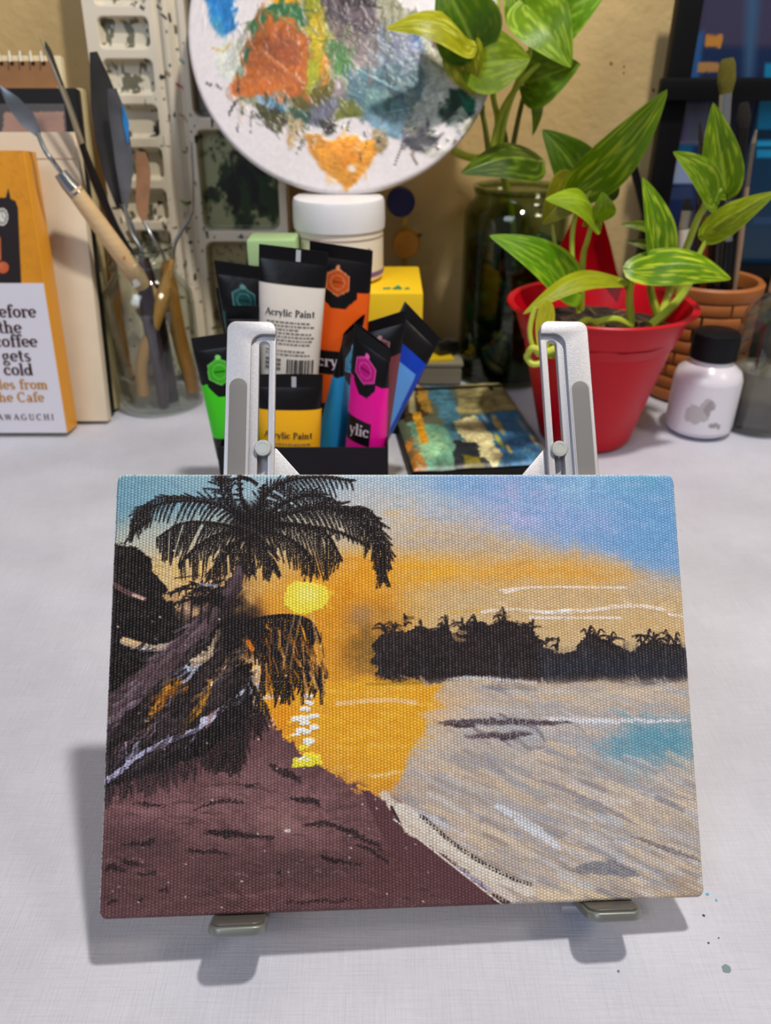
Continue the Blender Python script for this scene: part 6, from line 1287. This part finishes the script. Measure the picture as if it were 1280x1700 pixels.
# brushes in the holder
def brush(label, pts, Y, segs, col_h, bris, bw_=(.002, .005, .003), fer=(196, 198, 200), hr=.003, name='paintbrush'):
    """pts: tip, ferrule top, ferrule bottom, handle end in pixels"""
    o = thing(name, label, 'paintbrush', Matrix.Identity(4)); q = [P(*p, Y + dy) for p, dy in zip(pts, (.0, .0, -.002, -.006))]
    q[3] = Vector((q[3].x, q[3].y, max(q[3].z, .006)))
    L_ = bez([q[0], (q[0] + q[1]) / 2, q[1]], 8); n = len(L_); MB().tube(L_, list(np.interp(np.linspace(0, 1, n), [0, .15, .6, 1], [bw_[0] * .7, bw_[0], bw_[1], bw_[2]])), 14, flat=.6).build('bristles', mat('bristle_%d_%d_%d' % bris, bris, rough=.8, bump=.002, bscale=900, stretch=(6, 6, 1), vary=.3, vscale=300), o)
    MB().tube([q[1] + (q[0] - q[1]).normalized() * .001, q[1] * .5 + q[2] * .5, q[2]], [bw_[2] * 1.05, bw_[2], hr * 1.05], 14, flat=.8).build('ferrule', mat('ferrule_%d' % fer[0], fer, rough=.2, metal=.9), o)
    q2 = q[2] - (q[1] - q[2]).normalized() * 0; MB().tube([q[2], q[2] * .7 + q[3] * .3, q[3]], [hr, hr * 1.3, hr * .5], 12).build('handle', mat('bh_%d_%d_%d' % col_h, col_h, rough=.2), o)
    return o
BY = HY - .010
brush('large paintbrush with splayed olive bristles rising highest from the holder', ((1208, 97), (1205, 158), (1196, 300), (1178, 640)), BY - .012, 0, (24, 20, 18), (128, 118, 24), bw_=(.0062, .0072, .0045), hr=.0042)
brush('paintbrush with thin dark tip left in the holder', ((1162, 204), (1164, 240), (1160, 340), (1150, 640)), BY, 0, (40, 24, 16), (60, 42, 24), bw_=(.001, .0018, .0018), fer=(90, 84, 80), hr=.0022)
brush('paintbrush with small orange brown head', ((1176, 226), (1178, 268), (1172, 360), (1160, 640)), BY + .006, 0, (190, 90, 30), (150, 84, 30), bw_=(.003, .0036, .003), fer=(150, 146, 140), hr=.003)
brush('paintbrush with black oval head right of the large brush', ((1235, 170), (1234, 215), (1222, 340), (1196, 640)), BY + .008, 0, (20, 18, 20), (36, 28, 22), bw_=(.0045, .006, .0042), fer=(70, 66, 66), hr=.0034)
brush('slim paintbrush with pale beige handle at the right of the holder', ((1256, 215), (1250, 240), (1240, 310), (1205, 600)), BY - .004, 0, (150, 124, 100), (170, 150, 130), bw_=(.001, .0016, .0018), fer=(176, 160, 146), hr=.002)
brush('paintbrush with cream ferrule behind the pointed leaf', ((1189, 200), (1190, 240), (1188, 290), (1176, 640)), BY + .014, 0, (30, 24, 20), (56, 44, 26), bw_=(.002, .003, .0042), fer=(188, 180, 140), hr=.0036)
brush('paintbrush with white handle showing at the left rim of the holder', ((1140, 330), (1142, 352), (1136, 380), (1128, 640)), BY + .004, 0, (214, 204, 186), (30, 26, 24), bw_=(.003, .0045, .0048), fer=(216, 208, 190), hr=.0045)
brush('black handled paintbrush standing in the middle of the holder', ((1214, 300), (1212, 335), (1206, 400), (1186, 640)), BY - .004, 0, (16, 16, 18), (40, 34, 30), bw_=(.003, .004, .004), fer=(200, 200, 204), hr=.0048)

# ---- small white bottle with black cap
WX, WY = P(1164, 680, .603).x, .603; wr = .0265
wb_ = thing('white_bottle', 'small white paint bottle with black cap and grey smudge', 'bottle', T(WX, WY, .0004))
MB().lathe([(0, 0), (wr - .006, 0), (wr - .001, .003), (wr, .008), (wr, .046), (wr - .002, .052), (wr - .008, .057), (.0165, .059), (.0165, .066), (0, .066)], 56).build('bottle_body', mat('white_plastic', (226, 222, 230), rough=.28), wb_)
mb = MB(); vs = []; n = 80; prof = [(0, .0835), (.0155, .0835), (.0172, .0825), (.0176, .080), (.0178, .0625), (.017, .062), (.015, .062)]
for j, (r, z) in enumerate(prof):
    for k in range(n): rr2 = r + (.0003 if (k % 2 and j in (3, 4)) else 0); a = 2 * math.pi * k / n; vs.append((rr2 * math.cos(a), rr2 * math.sin(a), z))
mb.add(vs, [(j * n + k, j * n + (k + 1) % n, (j + 1) * n + (k + 1) % n, (j + 1) * n + k) for j in range(len(prof) - 1) for k in range(n)]); mb.build('cap', mat('cap_black', (22, 22, 26), rough=.4, spec=.15), wb_)
# smudge: a curved patch on the bottle wall
nu, nv = 50, 50; U, Vv = np.meshgrid(np.linspace(-1.0, .75, nu), np.linspace(.006, .046, nv))
sm_ = Art(-1.0, .006, .75, .046, nu, nv, lambda a, b: (a, b)); sm_.fill((226, 222, 230))
def smp(pts, c, al=1.0):
    a = np.array(pts); X, Y = sm_.X + (sm_.n2) * .12, sm_.Y + sm_.n4 * .002; ins = np.zeros(X.shape, bool)
    for i in range(len(a)):
        (ax, ay), (bx, by) = a[i - 1], a[i]
        if ay != by: ins ^= ((ay > Y) != (by > Y)) & (X < (bx - ax) * (Y - ay) / (by - ay) + ax)
    sm_.c[ins] = sm_.c[ins] * (1 - al) + np.array(c) * al
smp([(-.9, .020), (-.75, .030), (-.45, .030), (-.3, .038), (-.05, .034), (-.1, .028), (-.2, .018), (-.5, .014), (-.75, .015)], (168, 162, 162), .7); smp([(-.35, .028), (-.15, .036), (0, .032), (-.15, .020)], (138, 132, 132), .6); smp([(-.12, .013), (.1, .012), (.3, .010), (.26, .014), (.1, .017), (-.05, .016)], (140, 134, 134), .8)
rr4 = wr + .00015; gridobj('smudge', rr4 * np.sin(U), -rr4 * np.cos(U), Vv, np.clip(sm_.c, 0, 255), mat('smudge_m', attr=True, rough=.3), wb_)

# ---- clear bottle with liquid at the right edge
GX, GY = P(1256, 690, .612).x, .612; gr = .0285
gbt = thing('water_bottle', 'clear glass bottle half full of cloudy liquid with a dropper tube at the right edge', 'bottle', T(GX, GY, .0004))
MB().lathe([(0, 0), (gr - .004, 0), (gr, .004), (gr, .088), (gr - .003, .098), (.016, .108), (.0125, .112), (.0125, .120), (.0105, .120), (.0105, .112), (.014, .106), (gr - .005, .096), (gr - .002, .088), (gr - .002, .006), (0, .004)], 48).build('bottle_glass', glass('bottle_glass', (236, 238, 236), 3.0), gbt)
MB().lathe([(0, .0045), (gr - .003, .0065), (gr - .0025, .010), (gr - .0025, .050), (0, .050)], 48).build('liquid', glass('cloudy_liquid', (190, 182, 156), .8), gbt)
MB().lathe([(0, .0502), (gr - .003, .0502)], 48).build('liquid_surface', mat('cloudy_film', (150, 140, 116), rough=.3), gbt)
MB().tube([(-.020, -.010, .046), (.004, 0, .085), (.006, 0, .112)], .0018, 10).build('dropper_tube', glass('tube_glass', (226, 226, 232), 2.5), gbt)
MB().lathe([(0, .135), (.010, .135), (.014, .131), (.0145, .112), (.013, .112)], 40).build('stopper', mat('peach_cap', (206, 160, 130), rough=.4), gbt)

# ---- black rack with blue boxes
rk_m = mat('rack_black', (14, 13, 15), rough=.45, spec=.15); RY = .745
pA = P(1144, 0, RY); pB = P(1125, 150, RY); xL = P(1128, 100, RY).x; zS = P(1150, 148, RY - .01).z
rk = thing('shelf_rack', 'black two tier rack standing against the wall at the right', 'rack', T(xL, RY, .0))
WRK = .26
for x in (.0, WRK):
    for y in (0.0,): MB().box((x, y, .17), (.020, .014, .3396), bev=.002).build('post', rk_m, rk)
MB().box((WRK / 2 - .002, -.012, zS), (WRK + .030, .010, .017), bev=.003).build('shelf_bar', rk_m, rk)
MB().box((WRK / 2, .012, zS - .002), (WRK, .036, .006), bev=.001).build('shelf', rk_m, rk)
MB().box((WRK / 2, .000, .100), (WRK, .040, .008), bev=.001).build('shelf', rk_m, rk)
q0 = P(1046, 255, RY - .004) - Vector((xL, RY, 0)); q1 = P(1082, 400, RY - .004) - Vector((xL, RY, 0)); q2 = q1 + (q1 - q0) * .45
MB().tube([q0, q1, Vector((q2.x, q2.y, max(q2.z, .001)))], .0042, 4).build('brace', rk_m, rk)
def pbox(label, x0, x1, y0, y1, z0, z1, art):
    o = thing('storage_box', label, 'box', T(0, 0, 0)); fr = Fr((x0, y0 - .0003, z0), (1, 0, 0), (0, 0, 1)); w, h = x1 - x0, z1 - z0
    E = Art(0, 0, w, h, 150, 150, fr.px); art(E)
    gp = gridobj('printed_front', E.X, E.Z if hasattr(E, 'Z') else E.X * 0, E.Y, np.clip(E.c, 4, 255), mat('box_print', attr=True, rough=.2), o); gp.location = (x0, y0 - .0004, z0)
    MB().box(((x0 + x1) / 2, (y0 + y1) / 2, (z0 + z1) / 2), (w, y1 - y0, h), bev=.001).build('box_body', mat('navy_plastic', (34, 48, 84), rough=.3), o); return o
def art_low(E):
    E.fill((26, 40, 78)); E.poly([(1135, 170), (1180, 170), (1180, 240), (1120, 240)], (92, 96, 112), soft=.002); E.poly([(1115, 205), (1140, 200), (1140, 235), (1115, 240)], (100, 84, 124), soft=.003)
    E.poly([(1112, 240), (1150, 240), (1150, 262), (1108, 262)], (16, 74, 110), soft=.002); E.poly([(1117, 262), (1152, 262), (1152, 305), (1117, 305)], (132, 146, 176), soft=.001); E.poly([(1105, 312), (1150, 308), (1150, 330), (1105, 332)], (46, 58, 92), soft=.001)
    E.poly([(1195, 165), (1252, 165), (1240, 420), (1180, 420)], (22, 26, 44), soft=.003)
def art_low2(E):
    E.fill((8, 46, 72)); E.poly([(1262, 160), (1300, 160), (1300, 215), (1256, 215)], (16, 126, 168), soft=.001); E.poly([(1256, 232), (1300, 232), (1300, 243), (1256, 243)], (24, 140, 186), soft=.001); E.poly([(1256, 248), (1300, 248), (1300, 262), (1256, 262)], (20, 122, 166), soft=.001); E.poly([(1250, 360), (1300, 360), (1300, 372), (1250, 372)], (30, 60, 96), soft=.001)
def art_up(E):
    E.fill((50, 50, 74)); E.poly([(1160, -20), (1300, -20), (1300, 75), (1155, 75)], (60, 56, 80), soft=.003); E.poly([(1150, 78), (1300, 80), (1300, 140), (1140, 140)], (24, 40, 74), soft=.003); E.poly([(1148, 60), (1168, 50), (1160, 140), (1140, 140)], (40, 84, 138), soft=.002)
    E.poly([(1172, 56), (1198, 56), (1198, 78), (1170, 77)], (176, 120, 50), rag=.0008); E.poly([(1160, 104), (1200, 104), (1200, 120), (1158, 120)], (160, 118, 70), rag=.0008); E.poly([(1240, -20), (1262, -20), (1250, 140), (1234, 140)], (54, 84, 116), soft=.004); E.poly([(1270, 105), (1300, 105), (1300, 140), (1268, 140)], (20, 120, 160), soft=.001)
xa = P(1112, 300, RY).x
bx_lo0 = xL + .0115
pbox('navy box with pale squares on the lower tier of the rack', bx_lo0, bx_lo0 + .060, RY + .002, RY + .022, .1045, zS - .0055, art_low)
pbox('teal box with bright cyan bands on the lower tier of the rack', bx_lo0 + .061, bx_lo0 + .140, RY + .002, RY + .022, .1045, zS - .0055, art_low2)
pbox('violet blue box with two orange patches on the upper tier of the rack', bx_lo0, bx_lo0 + .140, RY + .002, RY + .026, zS + .0015, .46, art_up)

ubx = thing('storage_box', 'plain black box on the table under the lower shelf of the rack', 'box', T(xL + .120, RY + .014, .0004))
MB().box((0, 0, .0475), (.190, .030, .094), bev=.002).build('box_body', mat('black_plastic_box', (12, 12, 15), rough=.4, spec=.2), ubx)
MB().box((0, -.0156, .070), (.150, .002, .006), bev=.0008).build('box_handle', mat('dark_navy', (26, 34, 56), rough=.35), ubx)
